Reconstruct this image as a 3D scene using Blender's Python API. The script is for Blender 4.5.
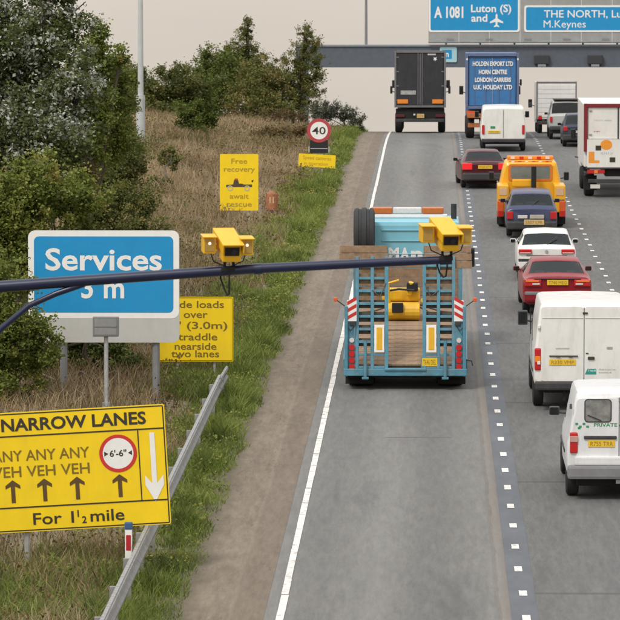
import bpy, bmesh, math, random
import numpy as np
from mathutils import Vector, Matrix

for o in list(bpy.data.objects):
    bpy.data.objects.remove(o)
SC = bpy.context.scene
COL = SC.collection
R = math.radians

# ------------------------------------------------------------------ camera
HC = 9.36            # camera height on the overbridge, metres above the road under it
FPX = 4000.0         # focal length in photo pixels (620 px wide frame)
VX, VY = 432.0, 120.0   # pixel of the road heading / of the true horizon
cam = bpy.data.cameras.new('camera')
cam.sensor_width = 36.0
cam.lens = FPX / 620.0 * 36.0
cam.clip_start = 1.0
cam.clip_end = 20000.0
cam.dof.use_dof = True
cam.dof.focus_distance = 78.0
cam.dof.aperture_fstop = 9.0
camo = bpy.data.objects.new('camera', cam)
COL.objects.link(camo)
camo.location = (0, 0, HC)
yaw = math.atan2(VX - 310.0, FPX)
pitch = math.atan2(310.0 - VY, FPX)
camo.rotation_euler = (R(90) - pitch, 0, yaw)
SC.camera = camo

# ------------------------------------------------------------------ world, sun, exposure
SUN_EL, SUN_AZ = R(50), R(212)      # azimuth clockwise from the road heading (+Y)
W = bpy.data.worlds.new('World')
SC.world = W
W.use_nodes = True
nt = W.node_tree
nt.nodes.clear()
wo = nt.nodes.new('ShaderNodeOutputWorld')
sky = nt.nodes.new('ShaderNodeTexSky')
sky.sky_type = 'NISHITA'
sky.sun_disc = False
sky.sun_elevation = SUN_EL
sky.sun_rotation = SUN_AZ
sky.air_density = 1.0
sky.dust_density = 4.0
b1 = nt.nodes.new('ShaderNodeBackground')
b1.inputs[1].default_value = 0.014
nt.links.new(sky.outputs[0], b1.inputs[0])
# even cloud layer: overcast dome, brighter towards the zenith as cloud decks are
tc = nt.nodes.new('ShaderNodeTexCoord')
sx = nt.nodes.new('ShaderNodeSeparateXYZ')
nt.links.new(tc.outputs['Generated'], sx.inputs[0])
mr = nt.nodes.new('ShaderNodeMapRange')
mr.inputs[1].default_value = 0.0; mr.inputs[2].default_value = 1.0
mr.inputs[3].default_value = 1.0; mr.inputs[4].default_value = 2.0
nt.links.new(sx.outputs[2], mr.inputs[0])
nz = nt.nodes.new('ShaderNodeTexNoise')
nz.inputs['Scale'].default_value = 9.0; nz.inputs['Detail'].default_value = 5.0
mp = nt.nodes.new('ShaderNodeMapping'); mp.inputs['Scale'].default_value = (1, 1, 4)
nt.links.new(tc.outputs['Generated'], mp.inputs[0]); nt.links.new(mp.outputs[0], nz.inputs['Vector'])
cr = nt.nodes.new('ShaderNodeValToRGB')
cr.color_ramp.elements[0].position = 0.3; cr.color_ramp.elements[0].color = (0.515, 0.462, 0.405, 1)
cr.color_ramp.elements[1].position = 0.7; cr.color_ramp.elements[1].color = (0.555, 0.497, 0.436, 1)
nt.links.new(nz.outputs[0], cr.inputs[0])
b2 = nt.nodes.new('ShaderNodeBackground')
zc_ = nt.nodes.new('ShaderNodeMix'); zc_.data_type = 'RGBA'      # the cloud is neutral overhead, warmer through the haze at the horizon
nt.links.new(sx.outputs[2], zc_.inputs[0]); nt.links.new(cr.outputs[0], zc_.inputs[6]); zc_.inputs[7].default_value = (0.53, 0.545, 0.56, 1)
nt.links.new(zc_.outputs[2], b2.inputs[0]); nt.links.new(mr.outputs[0], b2.inputs[1])
ad = nt.nodes.new('ShaderNodeAddShader')
nt.links.new(b1.outputs[0], ad.inputs[0]); nt.links.new(b2.outputs[0], ad.inputs[1])
nt.links.new(ad.outputs[0], wo.inputs[0])

sl = bpy.data.lights.new('sun', 'SUN')
sl.energy = 1.5
sl.angle = R(11)
sl.color = (1.0, 0.95, 0.87)
so = bpy.data.objects.new('sun', sl)
COL.objects.link(so)
sd = Vector((math.sin(SUN_AZ) * math.cos(SUN_EL), math.cos(SUN_AZ) * math.cos(SUN_EL), math.sin(SUN_EL)))
so.rotation_euler = sd.to_track_quat('Z', 'Y').to_euler()
so.location = (-30, -30, 60)

SC.view_settings.view_transform = 'Standard'
SC.view_settings.look = 'None'
SC.view_settings.exposure = 0.30
SC.view_settings.gamma = 1.0
SC.render.engine = 'CYCLES'

# ------------------------------------------------------------------ ground shape
SLOPE, D0, KC, SEND = 0.0465, 173.0, 0.0015, -0.030
D1 = D0 + (SLOPE - SEND) / KC
def zr(d):
    """height of the carriageway at distance d: a steady climb, a crest, a fall"""
    if d <= D0: return SLOPE * d
    if d <= D1: return SLOPE * d - 0.5 * KC * (d - D0) ** 2
    z1 = SLOPE * D1 - 0.5 * KC * (D1 - D0) ** 2
    if d <= 2000: return z1 + SEND * (d - D1)
    return z1 + SEND * (2000 - D1)
def slope(d):
    if d <= D0: return SLOPE
    if d <= D1: return SLOPE - KC * (d - D0)
    return SEND if d < 2000 else 0.0
def bank(x):
    """verge height over the carriageway"""
    if x > -4.6:
        if x < 16: return 0.0
        return min((x - 16) * 0.05, 3.0)
    t = -4.6 - x
    return min(0.045 * t + 0.004 * t * t, 1.2 + 0.02 * t)
def gz(x, d): return zr(d) + bank(x)
def X(px, d): return (px - VX) / FPX * d
def Zp(py, d): return HC - d * (py - VY) / FPX

# ------------------------------------------------------------------ materials
MATS = {}
def mat(name, col, rough=0.6, var=0.12, scale=6.0, metal=0.0, coat=0.0, bump=0.0, emit=None, dirt=0.0, spec=0.5):
    if name in MATS: return MATS[name]
    m = bpy.data.materials.new(name); m.use_nodes = True
    t = m.node_tree; p = t.nodes['Principled BSDF']
    p.inputs['Roughness'].default_value = rough
    p.inputs['Metallic'].default_value = metal
    p.inputs['Coat Weight'].default_value = coat
    p.inputs['Coat Roughness'].default_value = 0.12
    p.inputs['Specular IOR Level'].default_value = spec
    co = t.nodes.new('ShaderNodeTexCoord')
    n = t.nodes.new('ShaderNodeTexNoise')
    n.inputs['Scale'].default_value = scale; n.inputs['Detail'].default_value = 6.0
    n.inputs['Roughness'].default_value = 0.65
    t.links.new(co.outputs['Object'], n.inputs['Vector'])
    r = t.nodes.new('ShaderNodeValToRGB')
    r.color_ramp.elements[0].position = 0.28; r.color_ramp.elements[1].position = 0.72
    a = tuple(max(0, c * (1 - var)) for c in col) + (1,)
    b = tuple(min(1, c * (1 + var)) for c in col) + (1,)
    r.color_ramp.elements[0].color = a; r.color_ramp.elements[1].color = b
    t.links.new(n.outputs[0], r.inputs[0])
    out = r.outputs[0]
    if dirt > 0:
        n2 = t.nodes.new('ShaderNodeTexNoise')
        n2.inputs['Scale'].default_value = 2.2; n2.inputs['Detail'].default_value = 9.0; n2.inputs['Roughness'].default_value = 0.7
        mp = t.nodes.new('ShaderNodeMapping'); mp.inputs['Scale'].default_value = (1.6, 1.6, 0.45)
        t.links.new(co.outputs['Object'], mp.inputs[0]); t.links.new(mp.outputs[0], n2.inputs['Vector'])
        mrg = t.nodes.new('ShaderNodeMapRange')
        mrg.inputs[1].default_value = 0.48; mrg.inputs[2].default_value = 0.78
        mrg.inputs[3].default_value = 0.0; mrg.inputs[4].default_value = dirt
        t.links.new(n2.outputs[0], mrg.inputs[0])
        mx = t.nodes.new('ShaderNodeMix'); mx.data_type = 'RGBA'
        t.links.new(mrg.outputs[0], mx.inputs[0]); t.links.new(out, mx.inputs[6])
        mx.inputs[7].default_value = (0.19, 0.155, 0.12, 1)
        out = mx.outputs[2]
    t.links.new(out, p.inputs['Base Color'])
    if bump > 0:
        bp = t.nodes.new('ShaderNodeBump'); bp.inputs['Strength'].default_value = bump
        bp.inputs['Distance'].default_value = 0.02
        t.links.new(n.outputs[0], bp.inputs['Height']); t.links.new(bp.outputs[0], p.inputs['Normal'])
    if emit:
        p.inputs['Emission Color'].default_value = emit[:3] + (1,); p.inputs['Emission Strength'].default_value = emit[3]
    MATS[name] = m
    return m

YEL = (0.87, 0.61, 0.002)
M_yel = lambda: mat('sign_yellow', YEL, 0.55, 0.05, 3, dirt=0.12)
M_blk = lambda: mat('black_print', (0.035, 0.028, 0.02), 0.6, 0.1)
M_brn = lambda: mat('faded_print', (0.20, 0.13, 0.012), 0.6, 0.25, 25)
M_wht = lambda: mat('white_print', (0.80, 0.80, 0.78), 0.55, 0.04, dirt=0.08)
M_red = lambda: mat('red_print', (0.55, 0.03, 0.025), 0.55, 0.08)
M_blu = lambda: mat('sign_blue', (0.003, 0.26, 0.56), 0.5, 0.06, 3, dirt=0.08)
M_gry = lambda: mat('grey_board', (0.48, 0.48, 0.46), 0.6, 0.06, 4, dirt=0.15)
M_galv = lambda: mat('galvanised_steel', (0.42, 0.43, 0.43), 0.5, 0.18, 9, metal=0.35, dirt=0.35)
M_glass = lambda: mat('vehicle_glass', (0.011, 0.015, 0.014), 0.06, 0.7, 2.5, spec=0.45)
M_tyre = lambda: mat('tyre_rubber', (0.018, 0.018, 0.019), 0.85, 0.2, 12)
M_rim = lambda: mat('wheel_rim', (0.28, 0.28, 0.29), 0.45, 0.15, 8, metal=0.4, dirt=0.4)
M_plas = lambda: mat('dark_plastic', (0.035, 0.036, 0.038), 0.55, 0.15, 8, dirt=0.25)
M_under = lambda: mat('underbody', (0.014, 0.014, 0.014), 0.9, 0.2, 5)
M_tail = lambda: mat('tail_lens_red', (0.50, 0.012, 0.012), 0.22, 0.12, 20, coat=0.5)
M_amber = lambda: mat('amber_lens', (0.80, 0.24, 0.02), 0.25, 0.12, 20, coat=0.4)
M_clear = lambda: mat('clear_lens', (0.65, 0.62, 0.6), 0.25, 0.12, 20, coat=0.4)
M_plate = lambda: mat('yellow_plate', (0.78, 0.50, 0.03), 0.45, 0.05, 10, dirt=0.15)
M_wood = lambda: mat('worn_planks', (0.25, 0.165, 0.10), 0.85, 0.35, 7, bump=0.3, dirt=0.3)
def paint(name, c, dirt=0.18): return mat('paint_' + name, c, 0.30, 0.05, 2.0, coat=0.15, dirt=dirt, spec=0.35)

# ------------------------------------------------------------------ mesh helpers
def link(o, parent=None):
    COL.objects.link(o)
    if parent is not None: o.parent = parent
    return o
def mesh_obj(name, verts, faces, m, parent=None, smooth=False):
    me = bpy.data.meshes.new(name)
    me.from_pydata([tuple(v) for v in verts], [], faces)
    me.materials.append(m)
    if smooth:
        me.polygons.foreach_set('use_smooth', [True] * len(me.polygons))
        me.set_sharp_from_angle(angle=R(38))
    me.update()
    return link(bpy.data.objects.new(name, me), parent)
def tag(o, label=None, cat=None, group=None, kind=None):
    if label: o['label'] = label
    if cat: o['category'] = cat
    if group: o['group'] = group
    if kind: o['kind'] = kind
    return o
def empty(name, loc, rot=(0, 0, 0)):
    o = bpy.data.objects.new(name, None)
    o.empty_display_size = 0.3
    o.location = loc; o.rotation_euler = rot
    return link(o)

class MB:
    def __init__(s): s.v = []; s.f = []
    def add(s, vs, fs):
        n = len(s.v); s.v += [tuple(v) for v in vs]; s.f += [tuple(i + n for i in f) for f in fs]; return s
    def box(s, c, d, bev=0.0, rot=None):
        """box centred at c with full sizes d, chamfered by bev, optional rotation matrix about its centre"""
        hx, hy, hz = d[0] / 2, d[1] / 2, d[2] / 2
        if bev <= 0:
            vs = [(a * hx, b * hy, e * hz) for e in (-1, 1) for b in (-1, 1) for a in (-1, 1)]
            fs = [(0, 2, 3, 1), (4, 5, 7, 6), (0, 1, 5, 4), (2, 6, 7, 3), (0, 4, 6, 2), (1, 3, 7, 5)]
        else:
            bv = min(bev, hx * .9, hy * .9, hz * .9)
            bm = bmesh.new(); bmesh.ops.create_cube(bm, size=1.0)
            for v in bm.verts: v.co = Vector((v.co.x * 2 * hx, v.co.y * 2 * hy, v.co.z * 2 * hz))
            bmesh.ops.bevel(bm, geom=list(bm.edges), offset=bv, segments=2, profile=0.6, affect='EDGES')
            bm.verts.index_update()
            vs = [v.co.copy() for v in bm.verts]; fs = [[v.index for v in f.verts] for f in bm.faces]; bm.free()
        C = Vector(c)
        if rot is not None: vs = [rot @ Vector(v) for v in vs]
        return s.add([Vector(v) + C for v in vs], fs)
    def tube(s, pts, r, n=10, r2=None, caps=True):
        pts = [Vector(p) for p in pts]; rings = []
        for i, p in enumerate(pts):
            a = pts[max(i - 1, 0)]; b = pts[min(i + 1, len(pts) - 1)]
            t = (b - a).normalized()
            u = t.orthogonal().normalized() if i == 0 else (u - t * u.dot(t)).normalized()
            w = t.cross(u)
            rr = r if r2 is None else r + (r2 - r) * i / (len(pts) - 1)
            rings.append([p + (u * math.cos(2 * math.pi * k / n) + w * math.sin(2 * math.pi * k / n)) * rr for k in range(n)])
        vs = [v for rg in rings for v in rg]; fs = []
        for i in range(len(rings) - 1):
            for k in range(n):
                fs.append((i * n + k, i * n + (k + 1) % n, (i + 1) * n + (k + 1) % n, (i + 1) * n + k))
        if caps:
            fs.append(tuple(range(n))[::-1]); fs.append(tuple((len(rings) - 1) * n + k for k in range(n)))
        return s.add(vs, fs)
    def disc(s, c, r, n=28, r_in=0.0, depth=0.004, sx=1.0):
        """plate facing -Y with a little thickness; ring when r_in > 0"""
        x, y, z = c; vs = []; fs = []
        co = [(math.cos(2 * math.pi * k / n) * sx, math.sin(2 * math.pi * k / n)) for k in range(n)]
        if r_in <= 0:
            vs = [(x + a * r, y, z + b * r) for a, b in co] + [(x + a * r, y + depth, z + b * r) for a, b in co]
            fs = [tuple(range(n)), tuple(range(2 * n - 1, n - 1, -1))] + [(k, k + n, (k + 1) % n + n, (k + 1) % n) for k in range(n)]
        else:
            vs = [(x + a * r, y, z + b * r) for a, b in co] + [(x + a * r_in, y, z + b * r_in) for a, b in co]
            fs = [(k, (k + 1) % n, (k + 1) % n + n, k + n) for k in range(n)]
        return s.add(vs, fs)
    def poly(s, pts, y=0.0):
        """flat outline in X/Z facing -Y"""
        return s.add([(a, y, b) for a, b in pts], [tuple(range(len(pts)))])
    def rrect(s, c, w, h, r, depth=0.0, n=5, frame=0.0):
        """rounded rectangle in X/Z facing -Y at c; solid slab with depth, or a frame of that width"""
        def out(w, h, r):
            p = []
            for qx, qz, a0 in ((1, 1, 0), (-1, 1, 90), (-1, -1, 180), (1, -1, 270)):
                for k in range(n + 1):
                    a = R(a0 + 90 * k / n)
                    p.append((c[0] + qx * (w / 2 - r) + r * math.cos(a), c[2] + qz * (h / 2 - r) + r * math.sin(a)))
            return p
        o = out(w, h, r); N = len(o)
        if frame > 0:
            i = out(w - 2 * frame, h - 2 * frame, max(r - frame, 0.004))
            return s.add([(a, c[1], b) for a, b in o] + [(a, c[1], b) for a, b in i], [(k, (k + 1) % N, (k + 1) % N + N, k + N) for k in range(N)])
        if depth <= 0: return s.add([(a, c[1], b) for a, b in o], [tuple(range(N))])
        return s.add([(a, c[1], b) for a, b in o] + [(a, c[1] + depth, b) for a, b in o],
                     [tuple(range(N)), tuple(range(2 * N - 1, N - 1, -1))] + [(k, k + N, (k + 1) % N + N, (k + 1) % N) for k in range(N)])
    def build(s, name, m, parent=None, smooth=False):
        o = mesh_obj(name, s.v, s.f, m, parent, smooth)
        bm = bmesh.new(); bm.from_mesh(o.data)
        closed = all(len(e.link_faces) == 2 for e in bm.edges)
        if closed:
            bmesh.ops.recalc_face_normals(bm, faces=bm.faces); bm.to_mesh(o.data)
        bm.free()
        return o
def box(name, m, parent, c, d, bev=0.012, rot=None): return MB().box(c, d, bev, rot).build(name, m, parent)
def RX(a): return Matrix.Rotation(R(a), 3, 'X')
def RY(a): return Matrix.Rotation(R(a), 3, 'Y')
def RZ(a): return Matrix.Rotation(R(a), 3, 'Z')

def text(name, s, m, parent, c, h, width=None, align='CENTER', bold=0.02, sp=1.0):
    """lettering facing -Y; c = centre (or left) of the baseline; h = capital height"""
    cu = bpy.data.curves.new('lettering', 'FONT')
    cu.body = s; cu.align_x = align; cu.size = 1.0; cu.offset = bold; cu.resolution_u = 3; cu.space_character = sp
    t = bpy.data.objects.new('lettering', cu); COL.objects.link(t)
    dg = bpy.context.evaluated_depsgraph_get()
    me = bpy.data.meshes.new_from_object(t.evaluated_get(dg))
    bpy.data.objects.remove(t); bpy.data.curves.remove(cu)
    n = len(me.vertices); a = np.empty(n * 3, 'f'); me.vertices.foreach_get('co', a); a = a.reshape(-1, 3)
    k = h / 0.72
    w = (a[:, 0].max() - a[:, 0].min()) * k
    kx = k if width is None else k * width / w
    b = np.zeros_like(a)
    b[:, 0] = c[0] + a[:, 0] * kx; b[:, 1] = c[1]; b[:, 2] = c[2] + a[:, 1] * k
    polys = [tuple(p.vertices) for p in me.polygons]
    bpy.data.meshes.remove(me)
    # words: glyph islands whose gap along the line is less than a space
    ids = sorted(range(len(polys)), key=lambda i: min(a[v, 0] for v in polys[i]))
    words = []; xmax = -1e9
    for i in ids:
        lo = min(a[v, 0] for v in polys[i]); hi = max(a[v, 0] for v in polys[i])
        if lo - xmax > 0.17 * sp: words.append([])
        words[-1].append(i); xmax = max(xmax, hi)
    o = None
    for wd in words:
        used = sorted({v for i in wd for v in polys[i]}); mp = {v: q for q, v in enumerate(used)}
        o = mesh_obj(name, [b[v] for v in used], [tuple(mp[v] for v in polys[i]) for i in wd], m, parent)
    return o

def small_print(parent, m, x0, x1, z, h, y, name='small_print', seed=3, gap=0.25, caps=False):
    """a line of print too blurred to read in the photograph: uneven upright strokes in word groups"""
    r = random.Random(int(x0 * 1000 + z * 77 + seed)); mb = MB(); x = x0
    while x < x1:
        w = h * (r.uniform(0.14, 0.22) if not caps else .24); hh = h * (r.choice((1, 1, .72, .72, .85)) if not caps else 1)
        mb.poly([(x, z), (x + w, z), (x + w, z + hh), (x, z + hh)], y)
        q = r.random()
        if q < .7:
            zz = z + hh * r.choice((0, .45, .84)); mb.poly([(x + w, zz), (x + h * .42, zz), (x + h * .42, zz + h * .16), (x + w, zz + h * .16)], y)
        if q > .35: mb.poly([(x + h * .42, z), (x + h * .42 + w, z), (x + h * .42 + w, z + hh * .9), (x + h * .42, z + hh * .9)], y)
        x += h * 0.72
        if r.random() < gap * .5: x += h * .45
    return mb.build(name, m, parent)

def ribbon(name, x0, x1, d0, d1, dz, m, step=3.0, jag=None, label=None):
    ds = list(np.arange(d0, d1, step)) + [d1]
    vs = []; fs = []
    for i, d in enumerate(ds):
        a = x0 + (jag(d) if jag else 0)
        vs += [(a, d, zr(d) + dz), (x1, d, zr(d) + dz)]
        if i: fs.append((2 * i - 2, 2 * i - 1, 2 * i + 1, 2 * i))
    return mesh_obj(name, vs, fs, m)

# ------------------------------------------------------------------ setting materials
def N(t, kind, **kw):
    n = t.nodes.new(kind)
    for k, v in kw.items(): setattr(n, k, v)
    return n
def ramp(t, src, stops):
    r = t.nodes.new('ShaderNodeValToRGB')
    while len(r.color_ramp.elements) < len(stops): r.color_ramp.elements.new(0.5)
    for e, (p, c) in zip(r.color_ramp.elements, stops):
        e.position = p; e.color = (c if len(c) == 4 else tuple(c) + (1,))
    t.links.new(src, r.inputs[0]); return r.outputs[0]
def noise(t, vec, scale, detail=6, rough=0.6, sc=None):
    n = t.nodes.new('ShaderNodeTexNoise')
    n.inputs['Scale'].default_value = scale; n.inputs['Detail'].default_value = detail; n.inputs['Roughness'].default_value = rough
    if sc:
        mp = t.nodes.new('ShaderNodeMapping'); mp.inputs['Scale'].default_value = sc
        t.links.new(vec, mp.inputs[0]); vec = mp.outputs[0]
    t.links.new(vec, n.inputs['Vector']); return n.outputs[0]
def math_(t, op, a, b=None, c=None):
    n = t.nodes.new('ShaderNodeMath'); n.operation = op
    for i, q in enumerate((a, b, c)):
        if q is None: continue
        if isinstance(q, (int, float)): n.inputs[i].default_value = q
        else: t.links.new(q, n.inputs[i])
    return n.outputs[0]
def mixc(t, f, a, b, mode='MIX'):
    n = t.nodes.new('ShaderNodeMix'); n.data_type = 'RGBA'; n.blend_type = mode
    if isinstance(f, (int, float)): n.inputs[0].default_value = f
    else: t.links.new(f, n.inputs[0])
    for i, q in ((6, a), (7, b)):
        if isinstance(q, tuple): n.inputs[i].default_value = q if len(q) == 4 else q + (1,)
        else: t.links.new(q, n.inputs[i])
    return n.outputs[2]
def new_mat(name, rough):
    m = bpy.data.materials.new(name); m.use_nodes = True
    t = m.node_tree; p = t.nodes['Principled BSDF']; p.inputs['Roughness'].default_value = rough
    g = t.nodes.new('ShaderNodeNewGeometry')
    return m, t, p, g.outputs['Position']

def road_material():
    m, t, p, pos = new_mat('worn_carriageway', 0.8)
    s = t.nodes.new('ShaderNodeSeparateXYZ'); t.links.new(pos, s.inputs[0])
    x, y = s.outputs[0], s.outputs[1]
    # lane 1 is an older, browner surface than the lanes right of the overlaid strip
    step1 = math_(t, 'SMOOTHSTEP', x, 1.02, 1.1) if False else None
    mr1 = t.nodes.new('ShaderNodeMapRange'); t.links.new(x, mr1.inputs[0])
    mr1.inputs[1].default_value = 1.0; mr1.inputs[2].default_value = 1.1
    fine = noise(t, pos, 9.0, 9, 0.8, (1, 0.10, 1))
    big = noise(t, pos, 0.9, 5, 0.55, (1.0, 0.05, 1))
    l1 = ramp(t, big, [(0.3, (0.138, 0.135, 0.127)), (0.7, (0.180, 0.177, 0.168))])
    l2 = ramp(t, big, [(0.3, (0.086, 0.086, 0.085)), (0.7, (0.116, 0.116, 0.114))])
    c = mixc(t, mr1.outputs[0], l1, l2)
    # tyre tracks polished a little darker / oil strip mid lane (wear that runs with the lanes)
    w = math_(t, 'SINE', math_(t, 'MULTIPLY', math_(t, 'ADD', x, 2.1), 2 * math.pi / 1.68))
    w = math_(t, 'MULTIPLY_ADD', w, 0.5, 0.5)
    wn = math_(t, 'MULTIPLY', w, noise(t, pos, 0.5, 3, 0.5, (1, 0.06, 1)))
    c = mixc(t, math_(t, 'MULTIPLY', wn, 1.0), c, (0.075, 0.073, 0.069))
    c = mixc(t, 0.24, c, ramp(t, fine, [(0.3, (0.03, 0.03, 0.03)), (0.7, (0.34, 0.33, 0.31))]))
    # transverse construction joints
    def joint(period, ph, width):
        f = math_(t, 'FRACT', math_(t, 'ADD', math_(t, 'DIVIDE', y, period), ph))
        return math_(t, 'LESS_THAN', f, width / period)
    j = math_(t, 'MULTIPLY', joint(11.6, 0.12, 0.17), math_(t, 'GREATER_THAN', x, 1.42))
    c = mixc(t, math_(t, 'MULTIPLY', j, 0.55), c, (0.055, 0.053, 0.05))
    j2 = math_(t, 'MULTIPLY', joint(27.3, 0.28, 0.10), math_(t, 'LESS_THAN', math_(t, 'ABSOLUTE', math_(t, 'ADD', x, 0.25)), 0.62))
    c = mixc(t, math_(t, 'MULTIPLY', j2, 0.6), c, (0.055, 0.05, 0.045))
    st_ = noise(t, pos, 0.8, 7, 0.7, (1, 0.10, 1))
    mst = t.nodes.new('ShaderNodeMapRange'); t.links.new(st_, mst.inputs[0]); mst.inputs[1].default_value = .58; mst.inputs[2].default_value = .70
    c = mixc(t, math_(t, 'MULTIPLY', mst.outputs[0], 0.55), c, (0.068, 0.066, 0.063))
    # brown sealed seam beside the overlay strip
    sw = math_(t, 'ADD', x, math_(t, 'MULTIPLY', noise(t, pos, 0.7, 4, 0.6, (0.0, 1, 1)), 0.12))
    seam = math_(t, 'LESS_THAN', math_(t, 'ABSOLUTE', math_(t, 'SUBTRACT', sw, 0.99)), 0.035)
    c = mixc(t, math_(t, 'MULTIPLY', seam, 0.25), c, (0.12, 0.085, 0.06))
    band = math_(t, 'LESS_THAN', math_(t, 'ABSOLUTE', math_(t, 'SUBTRACT', sw, 1.12)), 0.10)
    c = mixc(t, math_(t, 'MULTIPLY', band, 0.35), c, (0.22, 0.185, 0.145))
    t.links.new(c, p.inputs['Base Color'])
    bp = t.nodes.new('ShaderNodeBump'); bp.inputs['Strength'].default_value = 0.25; bp.inputs['Distance'].default_value = 0.01
    t.links.new(noise(t, pos, 30, 3), bp.inputs['Height']); t.links.new(bp.outputs[0], p.inputs['Normal'])
    return m
def shoulder_material():
    m, t, p, pos = new_mat('brown_concrete', 0.88)
    s = t.nodes.new('ShaderNodeSeparateXYZ'); t.links.new(pos, s.inputs[0])
    x, y = s.outputs[0], s.outputs[1]
    big = noise(t, pos, 1.7, 8, 0.7, (1.5, 0.22, 1))
    c = ramp(t, big, [(0.28, (0.100, 0.078, 0.054)), (0.52, (0.165, 0.130, 0.092)), (0.75, (0.230, 0.186, 0.138))])
    fine = noise(t, pos, 9.0, 9, 0.8, (1, 0.13, 1))
    c = mixc(t, 0.34, c, ramp(t, fine, [(0.32, (0.05, 0.037, 0.025)), (0.7, (0.38, 0.31, 0.24))]))
    xw = math_(t, 'ADD', x, math_(t, 'MULTIPLY', noise(t, pos, 0.2, 5, 0.6, (0.0, 1, 1)), 0.10))
    seam = math_(t, 'LESS_THAN', math_(t, 'ABSOLUTE', math_(t, 'ADD', xw, 2.72)), 0.028)
    c = mixc(t, math_(t, 'MULTIPLY', seam, 0.10), c, (0.30, 0.25, 0.20))
    mr = t.nodes.new('ShaderNodeMapRange'); t.links.new(xw, mr.inputs[0])
    mr.inputs[1].default_value = -2.72; mr.inputs[2].default_value = -2.66
    c = mixc(t, math_(t, 'MULTIPLY', mr.outputs[0], 0.30), c, (0.115, 0.088, 0.068))
    crack = math_(t, 'LESS_THAN', math_(t, 'ABSOLUTE', math_(t, 'ADD', xw, 2.18)), 0.022)
    c = mixc(t, math_(t, 'MULTIPLY', crack, 0.6), c, (0.05, 0.038, 0.028))
    cr2 = noise(t, pos, 0.8, 5, 0.7, (1, 0.35, 1))
    k = math_(t, 'LESS_THAN', math_(t, 'ABSOLUTE', math_(t, 'SUBTRACT', cr2, 0.6)), 0.004)
    c = mixc(t, math_(t, 'MULTIPLY', k, 0.6), c, (0.06, 0.045, 0.032))
    mr3 = t.nodes.new('ShaderNodeMapRange'); t.links.new(math_(t, 'ADD', x, math_(t, 'MULTIPLY', noise(t, pos, 1.5, 6, 0.7), 0.5)), mr3.inputs[0])
    mr3.inputs[1].default_value = -2.95; mr3.inputs[2].default_value = -3.25          # soil and moss spilling from the verge
    c = mixc(t, math_(t, 'MULTIPLY', mr3.outputs[0], 0.75), c, (0.085, 0.072, 0.040))
    t.links.new(c, p.inputs['Base Color'])
    bp = t.nodes.new('ShaderNodeBump'); bp.inputs['Strength'].default_value = 0.4; bp.inputs['Distance'].default_value = 0.015
    t.links.new(fine, bp.inputs['Height']); t.links.new(bp.outputs[0], p.inputs['Normal'])
    return m
def strip_material():
    m, t, p, pos = new_mat('dark_overlay_strip', 0.75)
    big = noise(t, pos, 2.0, 7, 0.65, (1.0, 0.3, 1))
    c = ramp(t, big, [(0.3, (0.080, 0.089, 0.103)), (0.7, (0.120, 0.131, 0.147))])
    t.links.new(c, p.inputs['Base Color']); return m
def marking_material():
    m, t, p, pos = new_mat('worn_road_paint', 0.7)
    f = noise(t, pos, 6.0, 8, 0.75)
    c = ramp(t, f, [(0.34, (0.24, 0.22, 0.19)), (0.47, (0.66, 0.64, 0.60)), (0.8, (0.82, 0.80, 0.77))])
    t.links.new(c, p.inputs['Base Color']); return m
def ground_material():
    m, t, p, pos = new_mat('verge_soil', 0.95)
    a = noise(t, pos, 0.6, 8, 0.7); b = noise(t, pos, 6.0, 6, 0.7)
    c1 = ramp(t, a, [(0.32, (0.10, 0.078, 0.045)), (0.5, (0.19, 0.150, 0.095)), (0.7, (0.25, 0.20, 0.13))])
    c2 = ramp(t, b, [(0.3, (0.05, 0.045, 0.025)), (0.7, (0.25, 0.21, 0.14))])
    t.links.new(mixc(t, 0.45, c1, c2), p.inputs['Base Color']); return m

# ------------------------------------------------------------------ ground and road
xs = [-5000, -2000, -800, -300, -120, -70, -45, -34, -28, -24, -21, -18, -16, -14, -12, -10.5, -9, -8, -7, -6, -5.2, -4.6, -4, -3.62,
      -3.5, 15.5, 15.7, 20, 30, 60, 120, 300, 800, 2000, 5000]
ds = [-60, -20] + list(range(0, 260, 4)) + [280, 320, 380, 460, 600, 900, 1300, 2000, 3000, 5000, 9000]
vs = []; fs = []
rg = random.Random(4)
for j, d in enumerate(ds):
    for x in xs:
        z = gz(x, d)
        if -3.55 <= x <= 15.6: z -= 0.12
        elif -30 < x < -4.5: z += rg.uniform(-0.05, 0.06)
        vs.append((x, d, z))
nx = len(xs)
for j in range(len(ds) - 1):
    for i in range(nx - 1):
        fs.append((j * nx + i, j * nx + i + 1, (j + 1) * nx + i + 1, (j + 1) * nx + i))
tag(mesh_obj('ground', vs, fs, ground_material(), smooth=True), kind='structure')

rj = random.Random(9)
ro = ribbon('road', -2.36, 15.6, -60, 700, 0.0, road_material())
tag(ro, kind='structure')
hs = ribbon('hard_shoulder', -3.75, -2.30, -60, 700, 0.004, shoulder_material())
tag(hs, kind='structure')
st = ribbon('lane_strip', 1.10, 1.47, -60, 500, 0.004, strip_material())
tag(st, kind='structure')
MK = marking_material()
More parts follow.
